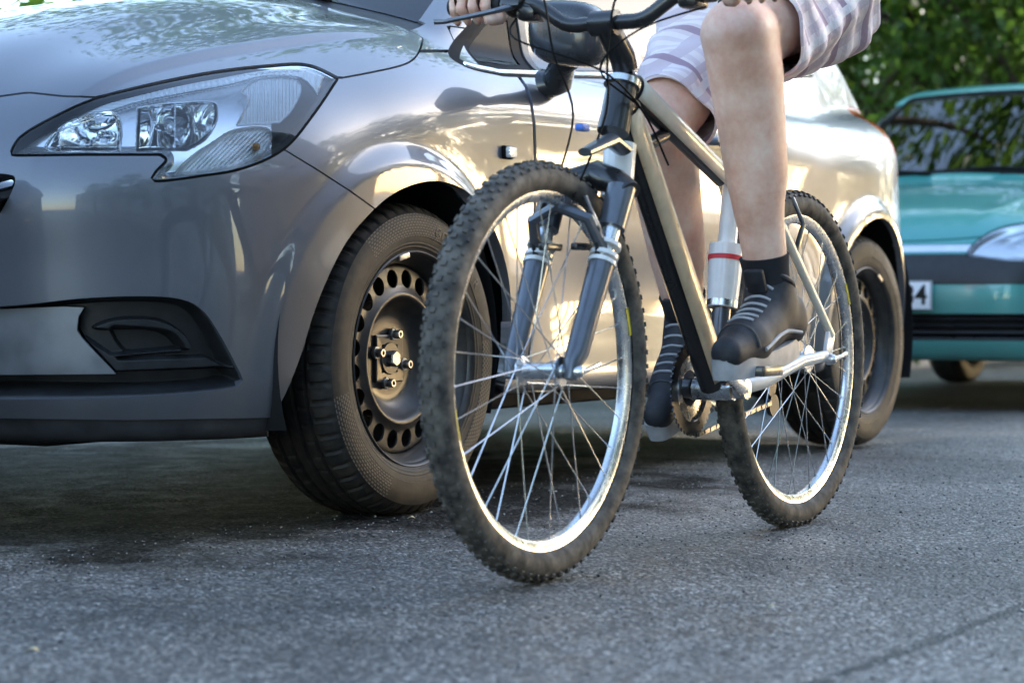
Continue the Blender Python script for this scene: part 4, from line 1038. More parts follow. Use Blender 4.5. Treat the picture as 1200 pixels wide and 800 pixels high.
def fperson(p):
    f = cap_sdf(p, lerp3(J_['pel'], J_['ch'], -.05), J_['ch'], .125, .130, sc=None)
    f = smax(f, cap_sdf(p, (J_['ch'][0], Yr(.10), 1.37), (J_['ch'][0], Yr(-.10), 1.37), .105, .105), .06)
    f = smax(f, cap_sdf(p, (.185, Yr(.07), 1.00), (.185, Yr(-.07), 1.00), .112, .112), .06)
    f = smax(f, cap_sdf(p, J_['nk'], lerp3(J_['nk'], J_['hd'], .6), .058, .055), .04)
    h = J_['hd']
    f = smax(f, cap_sdf(p, (h[0] + .02, h[1], h[2] + .035), (h[0] - .01, h[1], h[2] + .03), .090, .088), .03)
    f = smax(f, cap_sdf(p, (h[0] - .03, h[1], h[2] - .02), (h[0] - .05, h[1], h[2] - .075), .066, .042), .04)
    f = smax(f, cap_sdf(p, (h[0] - .094, h[1], h[2] + .01), (h[0] - .118, h[1], h[2] - .022), .010, .014), .012)        # nose
    for s in (1, -1):
        f = smax(f, cap_sdf(p, (h[0] + .01, h[1] + s * .084, h[2] + .015), (h[0] + .015, h[1] + s * .087, h[2] - .02), .014, .010), .01)
        f = smin(f, -cap_sdf(p, (h[0] - .098, h[1] + s * .034, h[2] + .018), (h[0] - .098, h[1] + s * .030, h[2] + .018), .012, .012), .012)
    f = smax(f, cap_sdf(p, (h[0] - .092, h[1] + .016, h[2] - .058), (h[0] - .092, h[1] - .016, h[2] - .058), .011, .011), .008)
    for s in (1, -1):
        L = LEG[s]
        kn = np.array(L['kn']); an = np.array(L['an']); hp = np.array(L['hip'])
        shin = (an - kn) / np.linalg.norm(an - kn); back = np.array([-shin[2], 0, shin[0]]); back = back if back[0] > 0 else -back
        f = smax(f, cap_sdf(p, hp, hp * .25 + kn * .75, .094, .066), .05)
        f = smax(f, cap_sdf(p, hp * .25 + kn * .75, kn, .064, .055), .03)
        f = smax(f, cap_sdf(p, kn + np.array([-.012, 0, .0]), kn + shin * .03 + np.array([-.014, 0, 0]), .048, .042), .025)      # knee cap
        f = smax(f, cap_sdf(p, kn + back * .008, an, .054, .036), .03)
        f = smax(f, cap_sdf(p, kn + shin * .080 + back * .026, kn + shin * .24 + back * .024, .052, .038), .05)           # calf
        f = smax(f, cap_sdf(p, kn + shin * .06 - back * .012, kn + shin * .30 - back * .004, .036, .028), .03)
        f = smax(f, cap_sdf(p, an + np.array([0, .014, 0]), an - np.array([0, .014, 0]), .020, .020), .02)
        he = np.array(L['he']); ba = np.array(L['ba'])
        f = smax(f, cap_sdf(p, he, ba, .026, .024), .02)
        f = smax(f, cap_sdf(p, an, ba, .028, .020), .02)
        f = smax(f, cap_sdf(p, ba, ba + (ba - he) * .34, .020, .014), .02)
        A = ARM[s]; sh, el, wr, pa = (np.array(A[k]) for k in ('sh', 'el', 'wr', 'pa'))
        f = smax(f, cap_sdf(p, sh, el, .056, .043), .04)
        f = smax(f, cap_sdf(p, el, wr, .043, .027), .02)
        f = smax(f, cap_sdf(p, el + (wr - el) * .12, el + (wr - el) * .4, .045, .040), .03)
        out = np.array([.0, -s * 1.0, 0.0])
        g0 = np.array([cl.x + .030, YB - s * .262, cl.z + .050])
        for ky in (-.026, .026): f = smax(f, cap_sdf(p, wr, g0 + np.array([-.004, ky, .026]), .023, .017), .018)
        # fingers curled round the grip (radius .017)
        for i, (oy, ln, rr) in enumerate(((-.034, .95, .0088), (-.0115, 1.05, .0092), (.0115, 1.0, .0088), (.033, .82, .0078))):
            o = g0 + out * (-oy) * -1
            ks = [(-.006, .027), (-.030, .018), (-.036, -.008), (-.018, -.027)] if True else None
            pts = [o + np.array([kx * (ln if kx < -.01 else 1), 0, kz]) for kx, kz in ks]
            for a, b_ in zip(pts[:-1], pts[1:]): f = smax(f, cap_sdf(p, a, b_, rr + .0006, rr), .003)
        th = [g0 + np.array([.016, s * .030, .022]), g0 + np.array([.010, s * .050, .000]), g0 + np.array([-.010, s * .050, -.024]), g0 + np.array([-.024, s * .036, -.030])]
        for a, b_ in zip(th[:-1], th[1:]): f = smax(f, cap_sdf(p, a, b_, .0115, .0095), .005)
    return f
def net_obj(fn, lo, hi, h, name, mt, parent=None, clipf=None, flange=0, solid=0):
    V, F = surface_nets(lo, hi, h, fn=fn); V = project(V, 2, fn=fn); N = grad(V, fn=fn)[0]
    p = Patch(V, N, [list(f) for f in F])
    if clipf is not None: p = p.clip(clipf(p.V))
    if flange: p = p.flange(flange, ymin=-9)
    return link(name, mesh_np(name, p.V, p.F, p.N), mt, parent)
RID = empty('person', (.02, YB, 0), 'cyclist in plaid shorts and black trainers riding the bicycle, face outside the picture', 'person')
net_obj(fperson, (-.56, YB - .40, .22), (.40, YB + .40, 1.76), .0105, 'body', M['skin'], RID)
# shorts
def fshorts(p):
    f = cap_sdf(p, (.185, Yr(.07), 1.00), (.185, Yr(-.07), 1.00), .128, .128)
    f = smax(f, cap_sdf(p, (.20, Yr(.03), 1.10), (.20, Yr(-.03), 1.10), .125, .125), .06)
    for s in (1, -1):
        L = LEG[s]; hp, kn = np.array(L['hip']), np.array(L['kn']); e = hp * .17 + kn * .83
        dn = np.array([0, 0, -.018 if s > 0 else -.020])
        f = smax(f, cap_sdf(p, hp + dn * .5, e + dn, .106, .088 if s > 0 else .088), .05)
    w_ = .005 * np.sin(p[..., 0] * 75 + p[..., 2] * 48 + 2 * np.sin(p[..., 1] * 30)) + .006 * np.sin(p[..., 0] * 31 - p[..., 2] * 46 + 1.5 * np.sin(p[..., 1] * 22))
    return f + w_
def hem(V):
    o = np.full(len(V), 9.)
    for s in (1, -1):
        L = LEG[s]; hp, kn = np.array(L['hip']), np.array(L['kn']); d = (kn - hp) / np.linalg.norm(kn - hp); e = hp + (kn - hp) * (.80 if s > 0 else .84)
        v = (e - V) @ d; near = (V[:, 1] < YB) if s > 0 else (V[:, 1] >= YB)
        o = np.where(near, np.minimum(o, v), o)
    return np.minimum(o, 1.16 - V[:, 2])
net_obj(fshorts, (-.36, YB - .32, .55), (.46, YB + .32, 1.28), .012, 'shorts', M['plaid'], RID, clipf=hem, flange=.006)
def fshirt(p):
    f = cap_sdf(p, lerp3(J_['pel'], J_['ch'], .0), J_['ch'], .150, .150)
    f = smax(f, cap_sdf(p, (J_['ch'][0], Yr(.12), 1.38), (J_['ch'][0], Yr(-.12), 1.38), .112, .112), .06)
    f = smax(f, cap_sdf(p, J_['ch'], J_['nk'], .115, .066), .05)
    for s in (1, -1):
        A = ARM[s]; f = smax(f, cap_sdf(p, A['sh'], lerp3(A['sh'], A['el'], .6), .070, .066), .05)
    return f + .006 * np.sin(p[..., 0] * 30 + p[..., 2] * 38) * np.sin(p[..., 1] * 24)
def shem(V):
    o = np.minimum(V[:, 2] - 1.06, 1.485 - V[:, 2])
    for s in (1, -1):
        A = ARM[s]; sh, el = np.array(A['sh']), np.array(A['el']); d = (el - sh) / np.linalg.norm(el - sh)
        m_ = np.abs(V[:, 1] - YB) > .2
        same = (V[:, 1] < YB) if s > 0 else (V[:, 1] > YB)
        o = np.where(same & m_, np.minimum(o, (sh + (el - sh) * .5 - V) @ d), o)
    return o
net_obj(fshirt, (-.30, YB - .42, 1.0), (.42, YB + .42, 1.60), .014, 'shirt', M['shirt'], RID, clipf=shem, flange=.005)
h = J_['hd']
def fhair(p):
    f = cap_sdf(p, (h[0] + .028, h[1], h[2] + .040), (h[0] + .0, h[1], h[2] + .042), .098, .096)
    return f + .003 * np.sin(p[..., 0] * 140) * np.sin(p[..., 1] * 120) * np.sin(p[..., 2] * 90)
net_obj(fhair, (h[0] - .14, h[1] - .13, h[2] - .10), (h[0] + .16, h[1] + .13, h[2] + .18), .008, 'hair', M['hair'], RID, clipf=lambda V: np.minimum(V[:, 2] - (h[2] + .035) + (V[:, 0] - h[0] + .03) * 1.1, 9), flange=.01)
for s in (1, -1):
    mb = MB(); V, F = superell((h[0] - .088, h[1] + s * .032, h[2] + .018), (.010, .012, .010), e=1, n1=14, n2=8); mb.add(V, F); mb.build('eye', M['bwhite'], RID)
# shoes and socks
for s in (1, -1):
    L = LEG[s]; an, he, ba = (np.array(L[k]) for k in ('an', 'he', 'ba')); d = (ba - he) / np.linalg.norm(ba - he); up = np.array([-d[2], 0, d[0]]); up = up if up[2] > 0 else -up
    lat = np.array([0, 1., 0])
    toe = ba + d * .075; heel = he + np.array([.022, 0, .012]) * 1.0
    def fshoe(p):
        f = cap_sdf(p, heel - up * .012, heel + up * .020, .037, .033)
        f = smax(f, cap_sdf(p, heel, ba - up * .006, .036, .038), .03)
        f = smax(f, cap_sdf(p, ba - lat * .006 - up * .008, toe - lat * .004 - up * .012, .038, .029), .03)
        f = smax(f, cap_sdf(p, an - d * .004, (ba * .62 + he * .38) + up * .010, .039, .039), .03)
        f = smax(f, cap_sdf(p, an - np.array([0, 0, .015]), an + np.array([0, 0, .020]), .041, .042), .02)
        pl = (p - (he - up * .040)) @ up
        return smin(f, pl, .008)
    lo = np.minimum(np.minimum(he, toe), an) - .09; hi = np.maximum(np.maximum(he, toe), an) + np.array([.09, .09, .09])
    net_obj(fshoe, lo, hi, .007, 'shoe', M['shoe'], RID, clipf=lambda V: (an[2] + .030 - V[:, 2]) - .45 * (V[:, 0] - an[0]), flange=.006)
    mb = MB(); mb.tube([an + np.array([.0, 0, -.01]), an + (np.array(L['kn']) - an) * .06, an + (np.array(L['kn']) - an) * .12, an + (np.array(L['kn']) - an) * .165], [.040, .0395, .041, .0445], 24); mb.build('sock', M['sock'], RID)
    # sole: outline swept at the foot's bottom plane
    base = he - up * .040; n_ = 40; ring = []
    Lf = float(np.linalg.norm(toe - heel)) + .062; x0 = -float((he - heel) @ d) - .034
    for i in range(n_):
        t = 2 * math.pi * i / n_; cx = math.cos(t); u_ = (cx + 1) / 2
        wd = (.033 + .010 * math.sin(u_ * math.pi * .9)) * (abs(math.sin(t)) ** .6) * (1 if math.sin(t) >= 0 else -1)
        ring.append((x0 + Lf * u_, wd))
    V = []
    for hz in (-.020, -.004, .012, .015):
        k_ = 1.0 if hz > -.01 else .95
        for (u_, wd) in ring: V.append(base + d * u_ + lat * wd * k_ + up * (hz + .012 * max(0, (u_ - x0) / Lf - .75) ** 1.0 * 2))
    F = [(r_ * n_ + i, r_ * n_ + (i + 1) % n_, (r_ + 1) * n_ + (i + 1) % n_, (r_ + 1) * n_ + i) for r_ in range(3) for i in range(n_)] + [tuple(range(n_))[::-1], tuple(3 * n_ + i for i in range(n_))]
    mb = MB(); mb.add(V, F); mb.build('shoe_sole', M['sole'] if s > 0 else M['sole'], RID)
    # laces and heel patch
    def on_shoe(q, dr):
        q = np.array(q); ts = np.linspace(.09, 0, 90); pp = q + ts[:, None] * dr; k_ = np.argmax(fshoe(pp) > 0); return Vector(pp[k_] + dr * .0015)
    a_ = an * .80 + ba * .20; b2_ = ba + d * .005
    for i in range(6):
        c = a_ * (1 - i / 5.5) + b2_ * (i / 5.5); dr = (up * .9 + (d * .35)); dr /= np.linalg.norm(dr)
        pts = [on_shoe(c + lat * q_, dr) for q_ in (-.024, -.016, -.007, .002, .010, .018, .024)]
        mb = MB(); mb.tube([p_ + Vector(d) * (.004 * (1 if j_ % 2 else -1)) * 0 for j_, p_ in enumerate(pts)], .0026, 8); mb.build('shoelace', M['sole'], RID)
    for yo, nm in ((-.9, 'shoe_overlay'), (.9, 'shoe_overlay')):
        pts = [on_shoe((he * (1 - t_) + ba * t_) + up * (.012 * math.sin(t_ * 3.1) - .012), lat * yo / .9) for t_ in (-.05, .15, .4, .65, .9, 1.1)]
        mb = MB(); mb.tube(pts, .0035, 8); mb.build(nm, M['sole'], RID)
    tc_ = [on_shoe(ba + d * .030 - up * .012, (lat * math.sin(t_) + up * math.cos(t_) * .8)) for t_ in np.linspace(-1.5, 1.5, 11)]
    mb = MB(); mb.tube(tc_, .0022, 6); mb.build('toe_seam', M['lip'], RID)
    mb = MB(); ring_ = []
    for t_ in np.linspace(0, 2 * math.pi, 22, endpoint=False):
        x_ = .040 * math.cos(t_); ring_.append(Vector(an) + Vector((x_ + .001, .040 * math.sin(t_), .028 - .45 * x_)))
    mb.tube(ring_, .0062, 10, closed=True); mb.build('shoe_collar', M['shoe'], RID)
    mb = MB(); c = an + np.array([-.058, 0, .030]); mb.box(c, (.006, .018, .022), Matrix.Rotation(-.5, 3, 'Y'), bev=.004); mb.build('shoe_tongue', M['shoe'], RID)
    mb = MB(); c = an + np.array([-.066, 0, .038]); mb.box(c, (.0015, .013, .005), Matrix.Rotation(-.5, 3, 'Y'), bev=.001); mb.build('shoe_logo', M['redp'], RID)
    mb = MB(); V, F = superell(heel + np.array([.006, 0, -.006]), (.036, .037, .030), e=.8); mb.add(V, F); mb.build('heel_counter', M['shoe'], RID)
# ------------------------------------------------------------------ the teal car parked behind
TX, TY = 4.43, .80            # its nose and centre plane
M['teal'] = paint('teal_paint', (.065, .34, .31), .25, .08, .38)
TEAL = empty('compact_car', (TX + 1.9, TY, 0), 'turquoise compact car parked behind the grey hatchback, its windscreen mirroring sky and leaves', 'car')
TPL = spline([-.5, 0, .15, .35, .7, 1.2, 2.4, 3.2, 3.6, 3.85, 4.2], [-.40, -.10, -.06, -.025, .0, .0, .0, -.02, -.07, -.15, -.35])
TW = spline([.05, .15, .3, .5, .68, .8, .88, .95, 1.05, 1.5], [.72, .77, .79, .80, .795, .775, .755, .72, .63, .3])
TN = spline([.05, .18, .26, .34, .44, .50, .56, .62, .68, .75, .85, 1.0, 1.4], [.08, .04, .0, -.005, -.01, -.005, .01, .035, .065, .13, .28, .7, 1.6])
TH = spline([-.5, 0, .15, .4, .7, 1.0, 1.3, 4.2], [.40, .62, .735, .83, .90, .950, .985, 1.0])
TT = spline([.05, .2, .5, .8, .95, 1.1, 1.3, 1.5], [3.68, 3.74, 3.76, 3.72, 3.66, 3.52, 3.28, 3.0])
def fteal(p):
    x, y, z = p[..., 0], np.abs(p[..., 1]), p[..., 2]
    f1 = TW(z) + TPL(x) - y
    f2 = (x - TN(z) - .24 * y ** 2.2) * .9
    f3 = (TH(x) - .07 * y * y - .06 * y ** 4 + .006 * np.exp(-((y - .42 - .1 * x) / .05) ** 2) - z) * .95
    f4 = (TT(z) - .22 * y ** 3 - x) * .95
    s = smin(smin(smin(f1, f2, .16), f3, .07), f4, .14); s = smin(s, z - .20, .03)
    g1 = (.665 + .03 * sstep(x, 1.0, 2.) - .40 * (z - .98) - .15 * np.clip(z - .98, 0, 1) ** 2 - y) * .92
    g2 = (.965 + .62 * (x - 1.0) - .16 * y * y - z) * .85
    g3 = 1.45 - .07 * y * y - .05 * (x - 2.1) ** 2 - z
    c = smin(smin(g1, g2, .035), smin(g3, f4 - .01, .06), .07); c = smin(c, z - .84, .02)
    return -smin(-s, -c, .03)
V, F = surface_nets((-.1, -.02, .15), (3.9, .9, 1.48), .020, fn=fteal); V = project(V, 3, fn=fteal); N = grad(V, fn=fteal)[0]
tb = Patch(V, N, [list(f) for f in F]).clip(V[:, 1] + 1e-4); tb.V[tb.V[:, 1] < .0008, 1] = 0
def txyz(V, sd): W = V.copy(); W[:, 0] += TX; W[:, 1] = TY - sd * V[:, 1]; return W
def tpart(p, name, mt, flange=.012, joined=True):
    if len(p.F) == 0: print('EMPTY teal', name); return
    if flange: p = p.flange(flange)
    if joined:
        A, B = txyz(p.V, 1), txyz(p.V, -1); k = len(A)
        return link(name, mesh_np(name, np.concatenate([A, B]), [f[::-1] for f in p.F] + [[i + k for i in f] for f in p.F], np.concatenate([p.N * [1, -1, 1], p.N])), mt, TEAL)
    for sd in (1, -1):
        link(name, mesh_np(name, txyz(p.V, sd), [f[::-1] for f in p.F] if sd == 1 else p.F, p.N * [1, -sd, 1]), mt, TEAL)
def tq(V): return J(txyz(V, 1))
for cx in (.72, 3.12):
    tb = tb.clip(-np.minimum(.335 - np.hypot(tb.V[:, 0] - cx, tb.V[:, 2] - .29), tb.V[:, 1] - .3))
x, y, z = tb.V.T
def tf_ws(V): x, y, z = V.T; return np.minimum(np.minimum(.615 - .42 * (z - .98) - y, z - (.985 - .14 * y * y)), np.minimum(1.405 - .06 * y * y - z, 1.75 - x))
inner = tb
wsT, tb = tb.split(tf_ws(tb.V)); 
edge = wsT.clip(.022 - tf_ws(wsT.V)); wsT = wsT.clip(tf_ws(wsT.V) - .022)
tpart(edge.offset(.002), 'windscreen_seal', M['rubber'], .01); tpart(wsT.offset(.005), 'windscreen', glassmat('teal_car_glass', (.10, .14, .12), ior=2.0), 0)
TG = smooth_poly([(1.12, 1.00), (1.5, 1.32), (1.8, 1.355), (2.6, 1.345), (3.1, 1.24), (3.35, 1.03), (2.4, .96), (1.25, .945)], 3, sharp=(0,))
gl, tb = tb.split(np.minimum(sdpoly(tb.V[:, [0, 2]], TG), tb.V[:, 1] - .3)); tpart(gl.offset(.006), 'side_window', M['glass'], .0, False)
def band(z0, z1, ymax=9): return lambda V: np.minimum(np.minimum(z1 - V[:, 2], V[:, 2] - z0), np.minimum(.55 - V[:, 0], ymax - V[:, 1]))
# headlamp region: swept oval seen right of the plate
TL = smooth_poly([(1131, 300), (1136, 291), (1148, 279), (1168, 268), (1192, 262), (1240, 258), (1262, 270), (1262, 296), (1240, 304), (1190, 306)], 4, sharp=(0,))
mpt = 1 / 300.
def tf_l(V): return np.minimum(sdpoly(tq(V), TL) * mpt, .6 - V[:, 0])
lm, tb = tb.split(tf_l(tb.V), .002); tsh = inner.clip(-tf_l(inner.V)); tsh = tsh.clip(-tf_ws(tsh.V) - .02); tsh = tsh.clip(-np.minimum(sdpoly(tsh.V[:, [0, 2]], TG), tsh.V[:, 1] - .3) - .02); tsh = tsh.clip(-band(.278, .382, .64)(tsh.V)); tpart(tsh.offset(.014), 'inner_shell', M['gap'], 0); lm = lm.refine(2, proj=False)
dl = .006 + .022 * sstep(tf_l(lm.V), 0, .02) * (.6 + .4 * np.cos((lm.V[:, 1] - .52) / .055))
tpart(renormal(Patch(lm.V - lm.N * dl[:, None], lm.N, lm.F)), 'lamp_reflector', M['satin'], 0, False); tpart(lm, 'headlamp_lens', M['lens'], 0, False)
ZB = lambda V: V[:, 2] + .02 * V[:, 1] ** 2
front = lambda V: np.minimum(.60 - V[:, 0], .665 + .10 * (V[:, 1] / .8) ** 2 - V[:, 2])
hd = lambda V: np.minimum(np.minimum(V[:, 2] - .665 - .08 * (V[:, 1] / .8) ** 3, 1.02 - V[:, 0] + .2 * V[:, 1] ** 2), .70 - V[:, 1] - .05)
hoodT = tb.clip(hd(tb.V) - .003); tb = tb.clip(-hd(tb.V) - .003); tpart(hoodT, 'bonnet', M['teal'])
up, tb = tb.split(band(.622, .650, .50)(tb.V), .001); tpart(up, 'grille_bar', M['chrome'])
bk_, tb = tb.split(band(.497, .612)(tb.V), .0015); tpart(bk_.offset(-.006), 'bumper_strip', M['plastic'])
lowg, tb = tb.split(band(.278, .382, .64)(tb.V), .001)
lowg = lowg.refine(2, proj=False); sl_ = .045 - .038 * (np.sin((lowg.V[:, 2] - .278) * 2 * np.pi / .026) > .2); tpart(renormal(Patch(lowg.V - lowg.N * sl_[:, None], lowg.N, lowg.F)), 'lower_grille', M['plastic'], 0)
fb_, tb = tb.split(np.minimum(.45 - tb.V[:, 0], .50 - tb.V[:, 2]), .001); tpart(fb_, 'front_bumper', M['teal'], .03)
tpart(tb, 'body_shell', M['teal'], .02)
# plate
M['plate'] = mat('white_plate', (.92, .93, .94), .35); M['ink'] = mat('black_ink', (.015, .015, .015), .4)
pe = P(1092, 346, X=TX - .030); pcz = pe.z; pr_y = pe.y
mb = MB(); pcx = TX - .030; mb.box((pcx, pr_y + .26, pcz), (.004, .26, .057), bev=.002); mb.build('number_plate', M['plate'], TEAL)
mb = MB()
for (yy, zz, hy, hz) in ((0, .0545, .2585, .0014), (0, -.0545, .2585, .0014), (.2572, 0, .0014, .0545), (-.2572, 0, .0014, .0545)): mb.box((pcx - .0045, pr_y + .26 + yy, pcz + zz), (.0008, hy, hz))
mb.build('plate_border', M['ink'], TEAL)
cu = bpy.data.curves.new('plate_text', 'FONT'); cu.body = '34'; cu.size = .105; cu.extrude = .0008; cu.offset = .002; cu.align_x = 'RIGHT'; cu.align_y = 'CENTER'
to = bpy.data.objects.new('t', cu); tm = bpy.data.meshes.new_from_object(to)
vv = [(pcx - .0052 - v.co.z, pr_y + .018 - v.co.x * .92, pcz + v.co.y * 1.0 - .002) for v in tm.vertices]; ff = [tuple(p.vertices) for p in tm.polygons]
bpy.data.objects.remove(to); link('plate_digits', mesh_np('plate_digits', vv, ff, smooth=False), M['ink'], TEAL)
for cx in (.72, 3.12):
    for yy in (.11, 1.49):
        r_ = W1.copy(); COL.objects.link(r_); r_.parent = TEAL; r_.matrix_parent_inverse = TEAL.matrix_basis.inverted(); r_.scale = (.93,) * 3
        for ch in W1.children:
            if ch.name.startswith('lettering'): continue
            c = ch.copy(); COL.objects.link(c); c.parent = r_; c.matrix_parent_inverse = ch.matrix_parent_inverse
        r_.location = (TX + cx, TY - .80 + yy, .288); r_.rotation_euler = (0, .4, 0 if yy < 1 else math.pi)
        mb = MB(); sgn = 1 if yy < 1 else -1; mb.lathe([(.345, -.01), (.35, -.2), (.34, -.3), (.05, -.3)], (TX + cx, TY - sgn * .765, .31), axis=(0, -sgn, 0), n=36, a0=-1.7, a1=1.7); mb.build('wheel_housing', M['gap'], TEAL)
mb = MB(); mb.box((TX + 1.9, TY, .26), (1.1, .6, .05), bev=.02); mb.build('floor_pan', M['gap'], TEAL)
mb = MB(); mb.box((TX + 1.35, TY, .86), (.22, .6, .10), bev=.06); mb.build('dashboard', M['plastic'], TEAL)
for yy in (-.36, .36):
    mb = MB(); mb.box((TX + 2.05, TY + yy, .60), (.25, .24, .08), bev=.05); mb.box((TX + 2.32, TY + yy, .90), (.08, .23, .30), Matrix.Rotation(.3, 3, 'Y'), bev=.06); mb.box((TX + 2.42, TY + yy, 1.22), (.05, .12, .07), bev=.04); mb.build('front_seat', M['fabric'], TEAL)
for y0, y1 in ((-.45, .05), (.08, .55)):
    mb = MB(); mb.tube([(TX + 1.02, TY + y0, .985), (TX + 1.05, TY + (y0 + y1) / 2, 1.005), (TX + 1.09, TY + y1, 1.0)], [.010, .008, .006], 8); mb.build('wiper', M['rubber'], TEAL)

# ------------------------------------------------------------------ ground
m = mat('asphalt', (.09, .095, .105), .6, spec=.5); n, l, b = nodes(m)
tc = n.new('ShaderNodeTexCoord')
v1 = n.new('ShaderNodeTexVoronoi'); v1.inputs['Scale'].default_value = 165; l.new(tc.outputs['Object'], v1.inputs[0])
v2 = n.new('ShaderNodeTexVoronoi'); v2.inputs['Scale'].default_value = 75; v2.inputs['Randomness'].default_value = 1; l.new(tc.outputs['Object'], v2.inputs[0])
fine = noise(m, 420, 3, .6, vec=tc.outputs['Object']); big = noise(m, 1.1, 5, .6, vec=tc.outputs['Object']); mid = noise(m, 9, 5, .65, vec=tc.outputs['Object']); big2 = noise(m, 3.0, 5, .6, vec=tc.outputs['Object'])
stone = ramp(m, v1.outputs['Color'], [(.0, (.028, .027, .026)), (.35, (.160, .150, .134)), (.7, (.315, .298, .270)), (1, (.80, .76, .69))])
binder = ramp(m, v1.outputs['Distance'], [(.3, (1, 1, 1)), (.62, (.30, .30, .31))])
c = mix(m, 1.0, stone.outputs[0], binder.outputs[0], 'MULTIPLY')
c = mix(m, .85, c, ramp(m, big.outputs[0], [(.35, (.50, .50, .50)), (.65, (1.38, 1.38, 1.38))]).outputs[0], 'MULTIPLY')
c = mix(m, .50, c, ramp(m, v2.outputs['Color'], [(.15, (.45, .45, .45)), (.6, (1.15, 1.15, 1.15)), (.95, (1.9, 1.88, 1.82))]).outputs[0], 'MULTIPLY')
c = mix(m, .6, c, ramp(m, mid.outputs[0], [(.3, (.72, .72, .72)), (.7, (1.25, 1.25, 1.25))]).outputs[0], 'MULTIPLY')
# crack and chipped edge running away at the right; under-car shade painted into the colour where the grey car stands
sp_ = n.new('ShaderNodeSeparateXYZ'); l.new(tc.outputs['Object'], sp_.inputs[0])
def mm(op, x, y=None, z=None):
    q = n.new('ShaderNodeMath'); q.operation = op
    for i, s in enumerate((x, y, z)):
        if s is None: continue
        if isinstance(s, (int, float)): q.inputs[i].default_value = s
        else: l.new(s, q.inputs[i])
    return q.outputs[0]
wob = noise(m, 14, 6, .7, vec=tc.outputs['Object']); pat = noise(m, 23, 4, .7, vec=tc.outputs['Object'])
dl_ = mm('ABSOLUTE', mm('ADD', mm('ADD', sp_.outputs[1], 1.46), mm('MULTIPLY', wob.outputs[0], -.055)))
crk = mm('MULTIPLY', mm('SUBTRACT', 1, mm('SMOOTH_MIN', mm('DIVIDE', dl_, .014), 1, .2)), mm('GREATER_THAN', pat.outputs[0], .40)); crk = mm('MAXIMUM', crk, 0)
c = mix(m, mm('MINIMUM', mm('MULTIPLY', crk, 2.2), .95), c, (.012, .018, .019))
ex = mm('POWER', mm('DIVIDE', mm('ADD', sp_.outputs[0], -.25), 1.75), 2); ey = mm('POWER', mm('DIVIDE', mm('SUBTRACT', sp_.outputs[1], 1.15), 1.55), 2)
shade_d = mm('SUBTRACT', mm('ADD', 1.0, mm('MULTIPLY', mm('SUBTRACT', big2.outputs[0], .5), 1.6)), mm('SQRT', mm('ADD', ex, ey)))
shade_m = n.new('ShaderNodeMapRange'); shade_m.inputs['From Min'].default_value = -.05; shade_m.inputs['From Max'].default_value = .22; shade_m.clamp = True; l.new(shade_d, shade_m.inputs[0])
c = mix(m, mm('MULTIPLY', shade_m.outputs[0], .85), c, mix(m, 1.0, c, (.12, .117, .11), 'MULTIPLY'))
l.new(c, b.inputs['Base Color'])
spm = n.new('ShaderNodeMapRange'); spm.inputs['To Min'].default_value = .5; spm.inputs['To Max'].default_value = .04; l.new(shade_m.outputs[0], spm.inputs[0]); l.new(spm.outputs[0], b.inputs['Specular IOR Level'])
mr = n.new('ShaderNodeMapRange'); mr.inputs['From Min'].default_value = .3; mr.inputs['From Max'].default_value = .7; mr.inputs['To Min'].default_value = .36; mr.inputs['To Max'].default_value = .62
l.new(mid.outputs[0], mr.inputs[0]); l.new(mr.outputs[0], b.inputs['Roughness'])
nb_ = bump(m, v2.outputs['Distance'], .55, -.004); nb_ = bump(m, v1.outputs['Distance'], .9, -.0035, prev=nb_); bump(m, fine.outputs[0], .5, .0012, prev=nb_)
M['asphalt'] = m
g = bpy.data.meshes.new('road')
# real relief close to the camera, a plain sheet beyond
def ghm(x, y):
    h = .004 * np.sin(x * 1.7 + y * .6) + .003 * np.sin(y * 2.3 - x * .8 + 1)
    # a shallow crack line running away at the right
    d = np.abs((y + 1.72) + .10 * (x + .5) + .012 * np.sin(x * 9) + .008 * np.sin(x * 31 + y * 12)); h = h - .007 * np.exp(-(d / .006) ** 2) - .003 * np.exp(-(d / .03) ** 2)
    return h
xs = np.concatenate([[-400, -60, -12, -6], np.arange(-3.2, 3.2, .022), [3.5, 4, 5, 7, 10, 15, 25, 60, 150, 900]]); ys = np.concatenate([[-500, -100, -40, -15, -8, -5], np.arange(-3.2, .6, .022), [.8, 1.5, 3, 6, 10.4]])
gx, gy = np.meshgrid(xs, ys, indexing='ij'); gz = ghm(gx, gy) * (np.clip(1 - np.abs(gx) / 3.4, 0, 1) > 0) * (np.clip(1 - (np.abs(gy + 1.3)) / 2.0, 0, 1) > 0) 
gz = ghm(gx, gy) * sstep(-gx, -3.2, -2.6) * sstep(gx, -3.2, -2.8) * sstep(-gy, -.6, -.1) * sstep(gy, -3.2, -2.8)
gz = gz - .002
k1, k2 = gx.shape; V = np.stack([gx.ravel(), gy.ravel(), gz.ravel()], 1)
F = [(i * k2 + j, (i + 1) * k2 + j, (i + 1) * k2 + j + 1, i * k2 + j + 1) for i in range(k1 - 1) for j in range(k2 - 1)]
tag(link('road', mesh_np('road', V, F), M['asphalt']), kind='structure')
